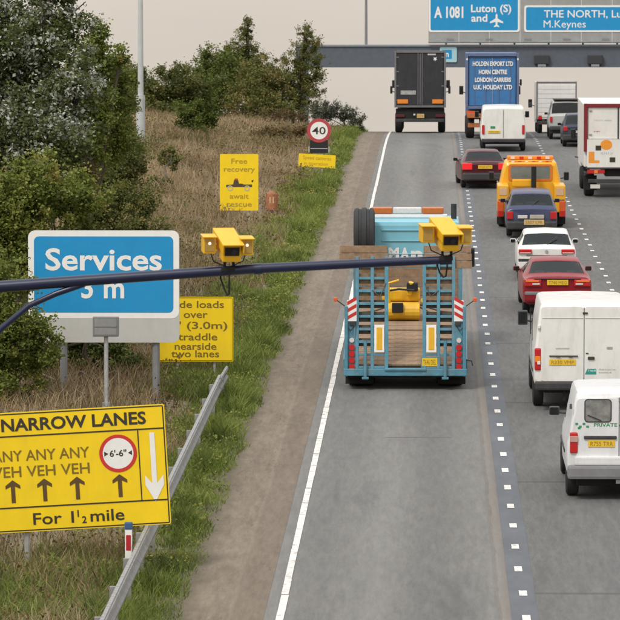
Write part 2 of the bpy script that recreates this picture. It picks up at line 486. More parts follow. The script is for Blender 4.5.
# solid edge line with a wavering, worn edge, laid as a run of painted lengths
vs = []; fs = []
d = 20.0
while d < 260:
    L = rj.uniform(1.2, 3.4)
    a = -2.13 + rj.uniform(-0.004, 0.004); w = rj.uniform(0.098, 0.108)
    n = len(vs)
    for dd in (d, d + L): vs += [(a, dd, zr(dd) + 0.010), (a + w, dd, zr(dd) + 0.010)]
    fs.append((n, n + 1, n + 3, n + 2)); d += L + (rj.uniform(0.02, 0.07) if rj.random() < 0.5 else 0.0)
tag(mesh_obj('edge_line_marking', vs, fs, MK), kind='structure')
def dashes(name, x, d0, d1, period, L, w):
    vs = []; fs = []; d = d0
    while d < d1:
        n = len(vs); a = x + rj.uniform(-0.012, 0.012); l = L * rj.uniform(0.85, 1.1)
        for dd in (d, d + l): vs += [(a - w / 2, dd, zr(dd) + 0.010), (a + w / 2, dd, zr(dd) + 0.010)]
        fs.append((n, n + 1, n + 3, n + 2)); d += period
    tag(mesh_obj(name, vs, fs, MK), kind='structure')
dashes('lane_line_marking', 1.29, 30.4, 260, 2.17, 0.50, 0.115)
dashes('lane_line_marking', 4.74, 31.2, 260, 2.17, 0.50, 0.115)
dashes('lane_line_marking', 8.25, 30.8, 260, 2.17, 0.50, 0.115)

# ------------------------------------------------------------------ vehicles: shared builders
def vehicle(name, label, cat, x, d, yawdeg=0.0, group=None):
    o = empty(name, (x, d, zr(d) + 0.004), (math.atan(slope(d)), 0, R(yawdeg)))
    return tag(o, label, cat, group)

class Loft:
    """body skin through stations (y, half width, z bottom, z belt, half width top, z top)"""
    def __init__(s, stations):
        s.st = stations; s.rings = []
        for (y, w, zb, zl, wt, zt) in stations:
            g = zt - zl
            h = [(0, zb), (0.84 * w, zb), (0.965 * w, zb + 0.05), (0.995 * w, zb + 0.14), (w, zb + 0.55 * (zl - zb)), (0.99 * w, zl - 0.06), (0.965 * w, zl),
                 (0.965 * w + (wt - 0.965 * w) * 0.5 + 0.012 * g, zl + 0.5 * (g - min(0.07, .4 * g))), (wt, zt - min(0.07, 0.4 * g)), (wt - 0.03, zt - min(0.025, .15 * g)), (wt - 0.11, zt), (0, zt + 0.018)]
            s.rings.append([Vector((a, y, b)) for a, b in h] + [Vector((-a, y, b)) for a, b in h[-2:0:-1]])
        s.n = len(s.rings[0])
    def P(s, i, u):
        a = int(math.floor(i)); a = min(max(a, 0), len(s.rings) - 2); fi = i - a
        k = int(math.floor(u)); fu = u - k
        def q(r): return r[k % s.n].lerp(r[(k + 1) % s.n], fu)
        return q(s.rings[a]).lerp(q(s.rings[a + 1]), fi)
    def body(s, name, m, parent):
        vs = [v for r in s.rings for v in r]; fs = []; n = s.n
        for i in range(len(s.rings) - 1):
            for k in range(n): fs.append((i * n + k, i * n + (k + 1) % n, (i + 1) * n + (k + 1) % n, (i + 1) * n + k))
        fs.append(tuple(range(n))); fs.append(tuple((len(s.rings) - 1) * n + k for k in range(n))[::-1])
        return MB().add(vs, fs).build(name, m, parent, smooth=True)
    def body_open(s, name, m, parent, wins):
        """the skin with real openings at the given (i0, i1, u0, u1) rectangles"""
        n = s.n; I = set(float(k) for k in range(len(s.rings))); U = set(float(k) for k in range(n))
        for i0, i1, u0, u1 in wins: I |= {i0, i1}; U |= {u0, u1}
        I = sorted(I); U = sorted(U); K = len(U)
        vs = [s.P(i, u) for i in I for u in U]; fs = []
        for a in range(len(I) - 1):
            for b in range(K):
                ci = (I[a] + I[a + 1]) / 2; cu = (U[b] + (U[b + 1] if b + 1 < K else n)) / 2
                if any(i0 < ci < i1 and u0 < cu < u1 for i0, i1, u0, u1 in wins): continue
                fs.append((a * K + b, a * K + (b + 1) % K, (a + 1) * K + (b + 1) % K, (a + 1) * K + b))
        fs.append(tuple(range(K))); fs.append(tuple((len(I) - 1) * K + k for k in range(K))[::-1])
        o = mesh_obj(name, vs, fs, m, parent)
        bm = bmesh.new(); bm.from_mesh(o.data); bmesh.ops.recalc_face_normals(bm, faces=bm.faces); bm.to_mesh(o.data); bm.free()
        o.data.polygons.foreach_set('use_smooth', [True] * len(o.data.polygons)); o.data.set_sharp_from_angle(angle=R(38))
        return o
    def patch(s, name, m, parent, i0, i1, u0, u1, off=0.006, ni=4, nu=8, taper=0.0):
        """panel lying on the skin between stations i0..i1 and ring positions u0..u1"""
        def grid(a, b, n):
            g = sorted(set([a + (b - a) * k / n for k in range(n + 1)] + [float(k) for k in range(math.ceil(a), math.floor(b) + 1)]))
            return g
        I = grid(i0, i1, ni); U = grid(u0, u1, nu); vs = []; fs = []
        cen = Vector((0, (s.rings[0][0].y + s.rings[-1][0].y) / 2, 0.6))
        for i in I:
            f = (i - i0) / max(i1 - i0, 1e-6)
            for u in U:
                uu = u
                p = s.P(i, uu); e = 0.01
                du = s.P(i, uu + e) - s.P(i, uu - e); di = s.P(min(i + e, len(s.rings) - 1), uu) - s.P(max(i - e, 0), uu)
                nn = du.cross(di)
                if nn.length < 1e-9: nn = Vector((0, 0, 1))
                nn.normalize()
                if nn.dot(p - cen) < 0: nn = -nn
                vs.append(p + nn * off)
        m2 = len(U)
        for a in range(len(I) - 1):
            for b in range(m2 - 1): fs.append((a * m2 + b, a * m2 + b + 1, (a + 1) * m2 + b + 1, (a + 1) * m2 + b))
        q = fs[len(fs) // 2]; nn = (vs[q[1]] - vs[q[0]]).cross(vs[q[3]] - vs[q[0]])
        if nn.dot(vs[q[0]] - cen) < 0: fs = [f[::-1] for f in fs]
        return mesh_obj(name, vs, fs, m, parent, smooth=True)

WHEELS = {}
def wheel(parent, x, y, r, w, twin=False):
    key = (round(r, 3), round(w, 3))
    if key not in WHEELS:
        def lathe(prof, n=24):
            vs = []; fs = []; k = len(prof)
            for j in range(n):
                a = 2 * math.pi * j / n
                vs += [(px, pr * math.cos(a), pr * math.sin(a)) for px, pr in prof]
            for j in range(n):
                for q in range(k - 1): fs.append((j * k + q, ((j + 1) % n) * k + q, ((j + 1) % n) * k + q + 1, j * k + q + 1))
            return vs, fs
        h = w / 2
        v, f = lathe([(-h * .55, r * .60), (-h * .9, r * .68), (-h, r * .84), (-h * .82, r * .97), (-h * .4, r), (h * .4, r), (h * .82, r * .97), (h, r * .84), (h * .9, r * .68), (h * .55, r * .60)])
        t0 = mesh_obj('wheel', v, f, M_tyre(), smooth=True)
        v, f = lathe([(-h * .5, 0.0), (-h * .5, r * .2), (-h * .32, r * .28), (-h * .4, r * .52), (-h * .62, r * .62), (h * .62, r * .62), (h * .4, r * .52), (h * .32, r * .28), (h * .5, r * .2), (h * .5, 0.0)])
        r0 = mesh_obj('rim', v, f, M_rim(), smooth=True)
        WHEELS[key] = (t0.data, r0.data); bpy.data.objects.remove(t0); bpy.data.objects.remove(r0)
    a, b = WHEELS[key]
    o = bpy.data.objects.new('wheel', a); link(o, parent); o.location = (x, y, r)
    q = bpy.data.objects.new('rim', b); link(q, o)
    return o
def plate(parent, c, w=0.52, h=0.11, m=None, rot=None):
    o = box('number_plate', m or M_plate(), parent, (0, 0, 0), (w, 0.012, h), 0.003)
    o.location = c
    r = random.Random(int(abs(c[0] * 977 + c[2] * 331 + w * 57) * 10))
    chars = r.choice('PRSTVN') + str(r.randint(112, 896)) + ' ' + ''.join(r.choice('BDEFGHKLMPRTVW') for _ in range(3))
    text('plate_characters', chars, mat('plate_print', (.30, .19, .02), .6), o, (0, -.0085, -h * .32), h * .62, w * .84, bold=.0)
    return o
def mirror(parent, x, y, z, w=0.17, h=0.14, m=None, depth=0.09):
    s = 1 if x > 0 else -1
    o = box('wing_mirror', m or M_plas(), parent, (x, y, z), (w, depth, h), 0.03)
    g = MB().rrect((x, y - depth / 2 - 0.003, z), w * .82, h * .78, 0.02).build('mirror_glass', M_glass(), o)
    MB().tube([(x - s * w * .4, y, z - h * .2), (x - s * (w * .5 + 0.10), y + 0.02, z - h * .3)], 0.02, 6).build('mirror_arm', M_plas(), o)
    return o

def see_through():
    if 'car_glass' in MATS: return MATS['car_glass']
    m = bpy.data.materials.new('car_glass'); m.use_nodes = True
    t = m.node_tree; t.nodes.clear()
    out = t.nodes.new('ShaderNodeOutputMaterial'); tr = t.nodes.new('ShaderNodeBsdfTransparent'); gl = t.nodes.new('ShaderNodeBsdfGlossy')
    tr.inputs[0].default_value = (.50, .56, .53, 1); gl.inputs['Roughness'].default_value = .04; gl.inputs[0].default_value = (.9, .95, .95, 1)
    fr = t.nodes.new('ShaderNodeFresnel'); fr.inputs[0].default_value = 1.5
    nz_ = t.nodes.new('ShaderNodeTexNoise'); nz_.inputs['Scale'].default_value = 5.0
    mx = t.nodes.new('ShaderNodeMixShader')
    t.links.new(fr.outputs[0], mx.inputs[0]); t.links.new(tr.outputs[0], mx.inputs[1]); t.links.new(gl.outputs[0], mx.inputs[2]); t.links.new(mx.outputs[0], out.inputs[0])
    MATS['car_glass'] = m; return m
def car(name, label, x, d, col, st, yaw=0, cat='car', win=(2, 3), side=(3, 6), screen=(6, 7), lights='hatch', plate_at=None, bumper=None, wheels=(0.55, 3.1), wr=0.29, group='vehicles in the traffic queue', bump_mat=None, glassm=None):
    t = vehicle(name, label, cat, x, d, yaw, group)
    L = Loft(st); pm = col
    W_ = st[1][1]; n = L.n; G = glassm or see_through()
    mid = (side[0] + side[1]) / 2
    wins = [('rear_window', win[0] + .08, win[1] - .06, 8.55, n - 8.55), ('windscreen', screen[0] + .06, screen[1] - .06, 8.4, n - 8.4)]
    for a, b in ((6.25, 7.85), (n - 7.85, n - 6.25)):
        wins += [('side_window', side[0] + .15, mid - .04, a, b), ('side_window', mid + .04, side[1] - .1, a, b)]
    L.body_open('body', pm, t, [w[1:] for w in wins])
    for nm, i0, i1, u0, u1 in wins: L.patch(nm, G, t, i0, i1, u0, u1, off=-.004, nu=14 if nm != 'side_window' else 8)
    # cabin: dark tub with parcel shelf, seats with headrests, dashboard
    IN = mat('cabin_trim', (.045, .045, .047), .85, .2, 9); SE = mat('seat_cloth', (.085, .08, .075), .9, .2, 9)
    bl_ = st[2][3]; y0 = st[win[0]][0] + .12; y1 = st[screen[1]][0] - .15
    box('cabin_tub', IN, t, (0, (y0 + y1) / 2, (bl_ + .32) / 2 - .06), (W_ * 1.80, y1 - y0, bl_ - .32), 0.03)
    for s in (-1, 1):
        ys = st[win[0]][0] + 1.75
        se = box('seat', SE, t, (s * W_ * .46, ys, bl_ + .04), (.44, .14, .34), .05, RX(-8))
        box('headrest', SE, se, (s * W_ * .46, ys - .03, bl_ + .27), (.26, .09, .15), .04)
        box('headrest', SE, t, (s * W_ * .46, y0 + .45, bl_ + .04), (.24, .09, .14), .04)
    box('rear_seat', SE, t, (0, y0 + .48, bl_ - .06), (W_ * 1.5, .14, .16), .05)
    MB().tube([(W_ * .46 - .17, y1 - .25, bl_ + .05), (W_ * .46, y1 - .28, bl_ + .12), (W_ * .46 + .17, y1 - .25, bl_ + .05)], .018, 6).build('steering_wheel', IN, t)
    box('underbody', M_under(), t, (0, st[-1][0] / 2, st[1][2] + 0.02), (W_ * 1.62, st[-1][0] * .9, 0.22), 0.03)
    for yy in wheels:
        for s in (-1, 1): wheel(t, s * (W_ - 0.10), yy, wr, 0.18)
    for s in (-1, 1): mirror(t, s * (W_ + 0.07), st[-1][0] * .62, st[1][3] + 0.06, 0.16, 0.12, pm)
    # rear bumper
    bz, bh = bumper or (0.42, 0.24)
    b = box('rear_bumper', bump_mat or pm, t, (0, 0.0, bz), (W_ * 1.97, 0.20, bh), 0.06)
    return t, L

def hatch_stations(L=4.0, w=0.80, H=1.38, zb=0.30, belt=0.88, slant=0.42, wt=0.60):
    return [(0.02, w * .955, zb, belt - .10, w * .83, belt - .03),
            (0.06, w * .985, zb - .04, belt - .04, w * .86, belt + .015),
            (0.15, w * .995, zb - .06, belt, w * .86, belt + .06),
            (0.15 + slant, w, zb - .08, belt + .015, wt, H - .05),
            (0.30 + slant, w, zb - .08, belt + .015, wt, H - .008),
            (1.7, w, zb - .1, belt, wt + .01, H),
            (2.25, w, zb - .1, belt, wt - .02, H - .05),
            (2.95, w * .99, zb - .1, belt, w * .84, belt + .07),
            (3.6, w * .97, zb - .08, belt - .10, w * .80, belt - .05),
            (L - .1, w * .90, zb - .04, belt - .25, w * .70, belt - .21),
            (L, w * .80, zb + .03, belt - .36, w * .62, belt - .33)]
def saloon_stations(L=4.4, w=0.84, H=1.36, zb=0.30, belt=0.90, wt=0.60):
    return [(0.02, w * .955, zb, belt - .08, w * .85, belt - .02),
            (0.07, w * .985, zb - .04, belt - .03, w * .86, belt + .035),
            (0.55, w, zb - .06, belt, w * .84, belt + .07),
            (1.05, w, zb - .08, belt + .015, wt, H - .05),
            (1.22, w, zb - .08, belt + .015, wt, H - .008),
            (1.9, w, zb - .1, belt, wt + .01, H),
            (2.4, w, zb - .1, belt, wt - .02, H - .05),
            (3.1, w * .99, zb - .1, belt, w * .84, belt + .07),
            (3.9, w * .97, zb - .08, belt - .10, w * .80, belt - .05),
            (L - .1, w * .90, zb - .04, belt - .22, w * .70, belt - .18),
            (L, w * .80, zb + .03, belt - .36, w * .62, belt - .33)]
def lamp_pair(t, name, m, x, z, w, h, y=-0.02, d=0.10, bev=0.025):
    r = []
    for s in (-1, 1): r.append(box(name, m, t, (s * x, y + d / 2, z), (w, d, h), bev))
    return r

# ------------------------------------------------------------------ white hatchback
WHITE = paint('white', (0.74, 0.74, 0.72), 0.22)
t, L = car('hatchback_car', 'white hatchback just ahead of the red saloon in the middle lane', X(546.5, 107.9), 107.9, WHITE,
           hatch_stations(4.0, 0.80, 1.31), bumper=(0.44, 0.26))
for o in lamp_pair(t, 'tail_light', M_tail(), 0.575, 0.80, 0.36, 0.125, y=-0.03): box('lens_strip', M_clear(), o, (o.data.vertices[0].co.x * 0 + 0.575 * (1 if sum(v.co.x for v in o.data.vertices) > 0 else -1), -0.032, 0.765), (0.30, 0.012, 0.025), 0.004)
plate(t, (0, -0.112, 0.50), 0.50, 0.11)
box('bumper_trim', M_plas(), t, (0, -0.085, 0.575), (1.52, 0.05, 0.07), 0.015)
box('hatch_seam', M_plas(), t, (0, 0.008, 0.70), (1.10, 0.03, 0.012), 0.003)
MB().tube([(0.02, 0.16, 0.985), (0.30, 0.36, 1.17)], 0.010, 6).build('rear_wiper', M_plas(), t)
MB().disc((0, -0.0, 0.80), 0.045, 12).build('badge', M_galv(), t)

# ------------------------------------------------------------------ red saloon
RED = paint('red', (0.24, 0.006, 0.014), 0.10)
t, L = car('saloon_car', 'dark red saloon behind the white hatchback in the middle lane', X(557.5, 98.2), 98.2, RED, saloon_stations(4.45, 0.85, 1.31), yaw=1.0,
           bumper=(0.46, 0.26), wheels=(0.85, 3.5))
for o in lamp_pair(t, 'tail_light', M_tail(), 0.60, 0.80, 0.40, 0.17, y=-0.03):
    s = 1 if sum(v.co.x for v in o.data.vertices) > 0 else -1
    box('indicator_lens', M_amber(), o, (s * .62, -0.034, 0.845), (0.32, 0.012, 0.04), 0.004)
    box('reversing_lens', M_clear(), o, (s * .53, -0.034, 0.775), (0.18, 0.012, 0.04), 0.004)
plate(t, (0, -0.016, 0.81), 0.52, 0.13)
box('bumper_trim', mat('grey_trim', (0.20, 0.20, 0.21), 0.5, dirt=.2), t, (0, -0.09, 0.55), (1.60, 0.05, 0.085), 0.02)
box('boot_seam', M_plas(), t, (0, 0.0, 0.905), (1.15, 0.05, 0.012), 0.003)

# ------------------------------------------------------------------ crimson saloon straddling the lane line
MAR = paint('maroon', (0.075, 0.006, 0.013), 0.12)
t, L = car('saloon_car', 'dark maroon saloon crossing the lane line beside the yellow recovery truck', X(485, 147), 147, MAR, saloon_stations(4.45, 0.86, 1.36), yaw=3.5,
           bumper=(0.45, 0.28), wheels=(0.85, 3.5), bump_mat=M_plas())
for o in lamp_pair(t, 'tail_light', mat('tail_lens_lit', (0.62, 0.02, 0.02), 0.2, emit=(0.9, 0.02, 0.03, 0.35)), 0.66, 0.82, 0.36, 0.24, y=-0.03): pass
plate(t, (0, -0.016, 0.80), 0.52, 0.13)
MB().box((0, 0.30, 1.05), (1.30, 0.16, 0.03), 0.012).build('boot_spoiler', MAR, t)
MB().tube([(0.45, -0.13, 0.27), (0.45, 0.3, 0.27)], 0.035, 8).build('exhaust_pipe', M_galv(), t)

# ------------------------------------------------------------------ dark blue car in the right lane
NAVY = paint('navy', (0.022, 0.03, 0.055), 0.15)
t, L = car('hatchback_car', 'dark blue car in the right lane in front of the white box truck', X(580, 176), 176, NAVY, hatch_stations(3.9, 0.80, 1.42), bumper=(0.42, 0.26), bump_mat=M_plas())
lamp_pair(t, 'tail_light', M_tail(), 0.66, 0.80, 0.18, 0.20, y=-0.03)
plate(t, (0, -0.016, 0.66), 0.50, 0.11, M_clear())

# ------------------------------------------------------------------ silver off-roader
SILV = paint('silver', (0.42, 0.43, 0.43), 0.2)
stn = [(0.02, .80, .50, 1.02, .72, 1.06), (0.07, .84, .46, 1.06, .74, 1.12), (0.12, .85, .44, 1.08, .75, 1.14), (0.30, .85, .44, 1.09, .70, 1.70), (0.5, .85, .44, 1.09, .71, 1.78),
       (2.0, .85, .44, 1.08, .71, 1.78), (2.5, .85, .44, 1.08, .69, 1.72), (3.1, .84, .44, 1.06, .74, 1.13), (4.0, .82, .46, 1.0, .72, 1.05), (4.35, .78, .5, .85, .66, .9), (4.4, .7, .52, .75, .6, .8)]
t, L = car('off_road_car', 'silver off roader with dark tailgate window behind the white box van', X(567, 184), 184, SILV, stn, cat='off roader', bumper=(0.52, 0.2), bump_mat=M_plas(), wheels=(0.8, 3.5), wr=0.36)
lamp_pair(t, 'tail_light', M_tail(), 0.75, 0.92, 0.12, 0.26, y=-0.03)
plate(t, (0, -0.016, 0.75), 0.50, 0.11)
MB().box((0, 1.2, 1.825), (1.28, 1.9, 0.03), 0.01).build('roof_rail', M_plas(), t)

# ------------------------------------------------------------------ vans
def van_stations(L, w, H, zb=0.45, belt=1.25, wt=None, nose=1.1):
    wt = wt or w * .86
    return [(0.0, w * .95, zb, belt, wt * .955, H - .10), (0.03, w * .985, zb - .04, belt, wt * .985, H - .035), (0.09, w, zb - .06, belt, wt, H - .005), (0.3, w, zb - .08, belt, wt, H),
            (L - nose - 1.0, w, zb - .1, belt, wt, H - .02), (L - nose - .75, w, zb - .1, belt, wt * .97, H - .12), (L - nose, w * .98, zb - .1, belt - .08, w * .82, belt + .04),
            (L - .25, w * .93, zb - .06, belt - .30, w * .72, belt - .24), (L, w * .82, zb, belt - .5, w * .6, belt - .45)]
def van_common(t, L, st, col, wr=0.33, wheels=(0.9, 3.8), glass_side=True):
    n = L.n; W_ = st[2][1]; Lg = st[-1][0]
    L.body('body', col, t)
    L.patch('windscreen', M_glass(), t, 5.08, 5.92, 8.4, n - 8.4, nu=14)
    for a, b in ((6.3, 7.8), (n - 7.8, n - 6.3)): L.patch('side_window', M_glass(), t, 4.05, 5.1, a, b)
    box('underbody', M_under(), t, (0, Lg / 2, st[2][2] + 0.0), (W_ * 1.6, Lg * .92, 0.26), 0.03)
    for yy in wheels:
        for s in (-1, 1): wheel(t, s * (W_ - 0.11), yy, wr, 0.21)

# tall white panel van
dV = 78.5
t = vehicle('panel_van', 'tall white panel van with a green sticker on its rear door', 'van', X(584, dV), dV, 0, 'vehicles in the traffic queue')
WV = paint('van_white', (0.78, 0.775, 0.745), 0.32)
st = van_stations(5.1, 0.985, 2.10, 0.52, 1.28, 0.86)
L = Loft(st); van_common(t, L, st, WV, 0.34, (0.95, 3.95))
for s in (-1, 1):
    door = MB().rrect((s * 0.425, -0.022, 1.32), 0.835, 1.46, 0.06, 0.030).build('rear_door', WV, t)
    MB().box((s * .42, -0.025, 1.83), (0.80, 0.012, 0.012), 0.003).build('pressed_line', mat('door_groove', (0.45, 0.45, 0.43), .5), door)
    for zz in (0.95, 1.66): box('hinge', WV, t, (s * .885, -0.02, zz), (0.06, 0.06, 0.07), 0.012)
    tl = box('tail_light', M_tail(), t, (s * .905, 0.03, 1.02), (0.13, 0.12, 0.44), 0.03)
    box('indicator_lens', M_amber(), tl, (s * .905, -0.034, 1.02), (0.105, 0.02, 0.12), 0.006)
    mirror(t, s * 1.12, 3.55, 1.50, 0.20, 0.30, None, 0.12)
box('door_gap', M_under(), t, (0, -0.012, 1.32), (0.010, 0.03, 1.44), 0)
d2 = plate(t, (-0.42, -0.030, 0.965), 0.52, 0.115)
box('plate_light_bar', M_plas(), t, (-0.40, -0.035, 1.085), (0.56, 0.03, 0.022), 0.006)
box('plate_lamp', M_plas(), t, (-0.50, -0.045, 1.075), (0.07, 0.03, 0.03), 0.006)
box('plate_lamp', M_plas(), t, (-0.26, -0.045, 1.075), (0.07, 0.03, 0.03), 0.006)
box('door_handle', M_plas(), t, (0.14, -0.035, 1.045), (0.13, 0.03, 0.06), 0.012)
box('door_badge', M_galv(), t, (0.50, -0.03, 1.25), (0.11, 0.012, 0.045), 0.008)
box('badge_strip', mat('grey_print', (0.5, 0.5, 0.49), .5), t, (-0.42, -0.027, 1.24), (0.26, 0.008, 0.022), 0.002)
box('lock', M_plas(), t, (0.06, -0.03, 1.14), (0.05, 0.012, 0.02), 0.003)
sg = MB().poly([(0.02, .725), (0.24, .725), (0.24, .835), (0.07, .835)], -0.027).build('green_sticker', mat('teal_print', (0.02, 0.30, 0.25), .5, .1), t)
small_print(sg, M_wht(), 0.09, 0.22, 0.78, 0.04, -0.0285)
g2 = mat('grey_print', (0.5, 0.5, 0.49), .5)
small_print(t, g2, 0.29, 0.62, 0.805, 0.034, -0.027)
small_print(t, g2, 0.29, 0.52, 0.75, 0.030, -0.027)
box('rear_bumper', M_plas(), t, (0, -0.02, 0.50), (1.92, 0.18, 0.17), 0.04)
for yy in (1.6, 2.9):
    for s in (-1, 1): box('side_seam', M_under(), t, (s * .978, yy, 1.20), (0.02, 0.012, 0.95), 0)
for s in (-1, 1): box('rub_strip', M_plas(), t, (s * .985, 2.1, .72), (0.03, 2.6, 0.07), 0.008)
box('wiper_cap', M_plas(), t, (.02, -.03, 1.93), (.10, .03, .035), .008)
box('tow_bracket', M_under(), t, (-0.38, 0.05, 0.33), (0.05, 0.10, 0.26), 0.01)
MB().box((0, 0.5, 0.42), (1.4, 0.9, 0.10), 0.02).build('axle_frame', M_under(), t)

# small white van
dS = 66.1
t = vehicle('small_van', 'small white van with a rear window and green lettering, nearest vehicle at right', 'van', X(566, dS) + 0.88, dS, 0, 'vehicles in the traffic queue')
WS = paint('small_van_white', (0.72, 0.73, 0.74), 0.28)
st = van_stations(4.1, 0.86, 1.79, 0.40, 1.02, 0.71, 1.0)
L = Loft(st); van_common(t, L, st, WS, 0.30, (0.62, 3.3))
for s in (-1, 1):
    door = MB().rrect((s * 0.355, -0.018, 1.13), 0.695, 1.12, 0.08, 0.026).build('rear_door', WS, t)
    rw = MB().rrect((s * .35, -0.023, 1.49), 0.42, 0.36, 0.05, 0.004).build('rear_window', mat('dusty_glass', (0.21, 0.21, 0.20), 0.12, 0.55, 5, spec=.6), door)
    MB().rrect((s * .35, -0.025, 1.49), 0.45, 0.39, 0.06, frame=0.018).build('window_seal', M_plas(), door)
    tl = box('tail_light', M_tail(), t, (s * .745, 0.02, 0.955), (0.135, 0.12, 0.35), 0.03)
    box('indicator_lens', mat('pale_pink_lens', (.55, .32, .28), .25, coat=.4), tl, (s * .745, -0.044, 1.02), (0.125, 0.02, 0.10), 0.006)
    mirror(t, s * 0.985, 2.75, 1.16, 0.18, 0.15, None, 0.10)
    MB().tube([(s * .80, -0.01, 1.60), (s * .80, -0.03, 1.52)], 0.02, 6).build('hinge', M_plas(), t)
box('door_gap', M_under(), t, (0, -0.010, 1.15), (0.010, 0.024, 1.12), 0)
box('handle_strip', M_plas(), t, (-0.31, -0.03, 1.045), (0.54, 0.03, 0.055), 0.012)
plate(t, (-0.29, -0.026, 0.945), 0.44, 0.115)
GRN = mat('green_print', (0.03, 0.28, 0.12), .5, .1)
text('door_lettering', 'PRIVATE AMBULANCE', GRN, t, (-0.42, -0.0205, 1.225), 0.06, 1.02, 'LEFT')
for i, (a, b) in enumerate(((-.70, 1.27), (-.64, 1.225), (-.58, 1.27), (-.52, 1.225), (-.66, 1.20))):
    MB().poly([(a - .022, b - .018), (a + .022, b - .018), (a + .022, b + .018), (a - .022, b + .018)], -0.0215).build('green_check', GRN, t)
box('bumper_step', WS, t, (0, -0.03, 0.66), (1.46, 0.10, 0.15), 0.03)
box('rear_bumper', mat('grey_trim', (0.20, 0.20, 0.21), 0.5, dirt=.2), t, (0, -0.02, 0.47), (1.70, 0.20, 0.23), 0.05)
for s in (-1, 1): box('rub_strip', M_plas(), t, (s * .862, 1.9, .70), (0.03, 1.9, 0.06), 0.008)
MB().tube([(-.30, -.035, 1.33), (-.52, -.035, 1.42)], .009, 6).build('rear_wiper', M_plas(), t)
box('towing_plate', M_galv(), t, (0.1, -0.02, 0.31), (0.30, 0.03, 0.07), 0.01)

# far white panel van
dF = 172.0
t = vehicle('panel_van', 'plain white panel van close behind the blue container lorry', 'van', X(503, dF), dF, 0, 'vehicles in the traffic queue')
st = van_stations(5.0, 0.97, 1.92, 0.5, 1.2, 0.88)
L = Loft(st); van_common(t, L, st, WV, 0.33, (0.9, 3.8))
box('door_gap', M_under(), t, (0, -0.008, 1.2), (0.012, 0.02, 1.2), 0)
lamp_pair(t, 'tail_light', M_tail(), .86, 0.95, 0.12, 0.40, y=-0.04, d=.12)
box('rear_bumper', M_plas(), t, (0, -0.02, 0.48), (1.85, 0.16, 0.16), 0.04)
plate(t, (-0.4, -0.02, 0.85))
box('door_badge', GRN, t, (-0.45, -0.012, 1.05), (0.2, 0.02, 0.1), 0.01)
mirror(t, -1.10, 3.5, 1.45, .18, .28); mirror(t, 1.10, 3.5, 1.45, .18, .28)

# ------------------------------------------------------------------ lorries
def lorry_cab(t, y, w, z0, z1, col, length=2.0, mir=True):
    c = MB().box((0, y + length / 2, (z0 + z1) / 2), (w, length, z1 - z0), 0.12).build('cab', col, t)
    MB().rrect((0, 0, 0), w * .86, (z1 - z0) * .36, 0.08, 0.01).build('windscreen', M_glass(), c).matrix_local = Matrix.Translation((0, y + length + .012, z0 + (z1 - z0) * .68)) @ Matrix.Rotation(math.pi, 4, 'Z')
    for s in (-1, 1):
        box('side_window', M_glass(), c, (s * (w / 2 + .003), y + length * .62, z0 + (z1 - z0) * .68), (0.012, length * .45, (z1 - z0) * .3), 0.004)
        if mir: mirror(t, s * (w / 2 + .20), y + length * .85, z0 + (z1 - z0) * .62, 0.20, 0.42, None, .10)
    return c

# black box trailer on the crest
dB = 196.0
t = vehicle('articulated_lorry', 'black lorry with twin rear doors on the crest of the left lane', 'lorry', X(420, dB), dB, 0, 'lorries near the crest')
BLK = mat('trailer_black', (0.020, 0.022, 0.027), 0.45, 0.25, 3, coat=.2, dirt=.10)
FRM = mat('trailer_frame', (0.15, 0.15, 0.155), 0.5, 0.15, 5, dirt=.25)
MB().box((0, 6.7, 2.63), (2.50, 13.2, 2.72), 0.03).build('box_body', BLK, t)
fr = MB()
for s in (-1, 1): fr.box((s * 1.21, 0.03, 2.63), (0.10, 0.16, 2.76), 0.015)
fr.box((0, 0.03, 3.97), (2.30, 0.155, 0.11), 0.015).box((0, 0.03, 1.30), (2.30, 0.155, 0.10), 0.015)
fr.build('rear_frame', FRM, t)
for s in (-1, 1):
    dr = MB().rrect((s * .575, -0.005, 2.63), 1.10, 2.50, 0.02, 0.05).build('rear_door', BLK, t)
    for xx in (0.18, 0.40) if False else (0.10,):
        MB().tube([(s * xx, -0.035, 1.38), (s * xx, -0.035, 3.9)], 0.022, 8).build('locking_bar', FRM, dr)
    for zz in (1.6, 2.3, 3.0, 3.7): box('hinge', FRM, dr, (s * 1.10, -0.012, zz), (0.12, 0.03, 0.06), 0.008)
    box('amber_panel', M_amber(), t, (s * .85, -0.04, 1.54), (0.52, 0.05, 0.20), 0.015)
    lb = box('light_cluster', mat('dark_red_lens', (.09, .006, .012), .35), t, (s * .98, 0.10, 0.84), (0.46, 0.10, 0.14), 0.02)
    for yy in (2.2, 3.5, 4.8): wheel(t, s * 1.06, yy, 0.50, 0.36)
    for yy in (9.6, 14.2): wheel(t, s * 1.06, yy, 0.50, 0.34)
box('centre_strip', FRM, t, (0, -0.03, 2.63), (0.05, 0.03, 2.48), 0.008)
pn = MB().rrect((0.72, -0.014, 3.60), 0.34, 0.34, 0.02).build('logo_panel', mat('trailer_black2', (.03, .03, .035), .4), t)
MB().poly([(0.64, 3.56), (0.70, 3.58), (0.73, 3.50), (0.76, 3.58), (0.83, 3.57), (0.78, 3.63), (0.81, 3.72), (0.73, 3.67), (0.65, 3.71), (0.68, 3.63)], -0.018).build('logo', M_wht(), pn)
MB().rrect((0.56, -0.014, 3.84), 0.40, 0.07, 0.01).build('label_strip', g2, t)
MB().rrect((-0.58, -0.014, 1.98), 0.74, 0.20, 0.01).build('label_strip', mat('label_grey', (.36, .36, .35), .5, .3, 9), t)
box('under_run_bar', M_plas(), t, (0, 0.05, 0.62), (2.36, 0.10, 0.16), 0.02)
box('tail_board', M_under(), t, (0, 0.14, 0.95), (2.38, 0.08, 0.50), 0.02)
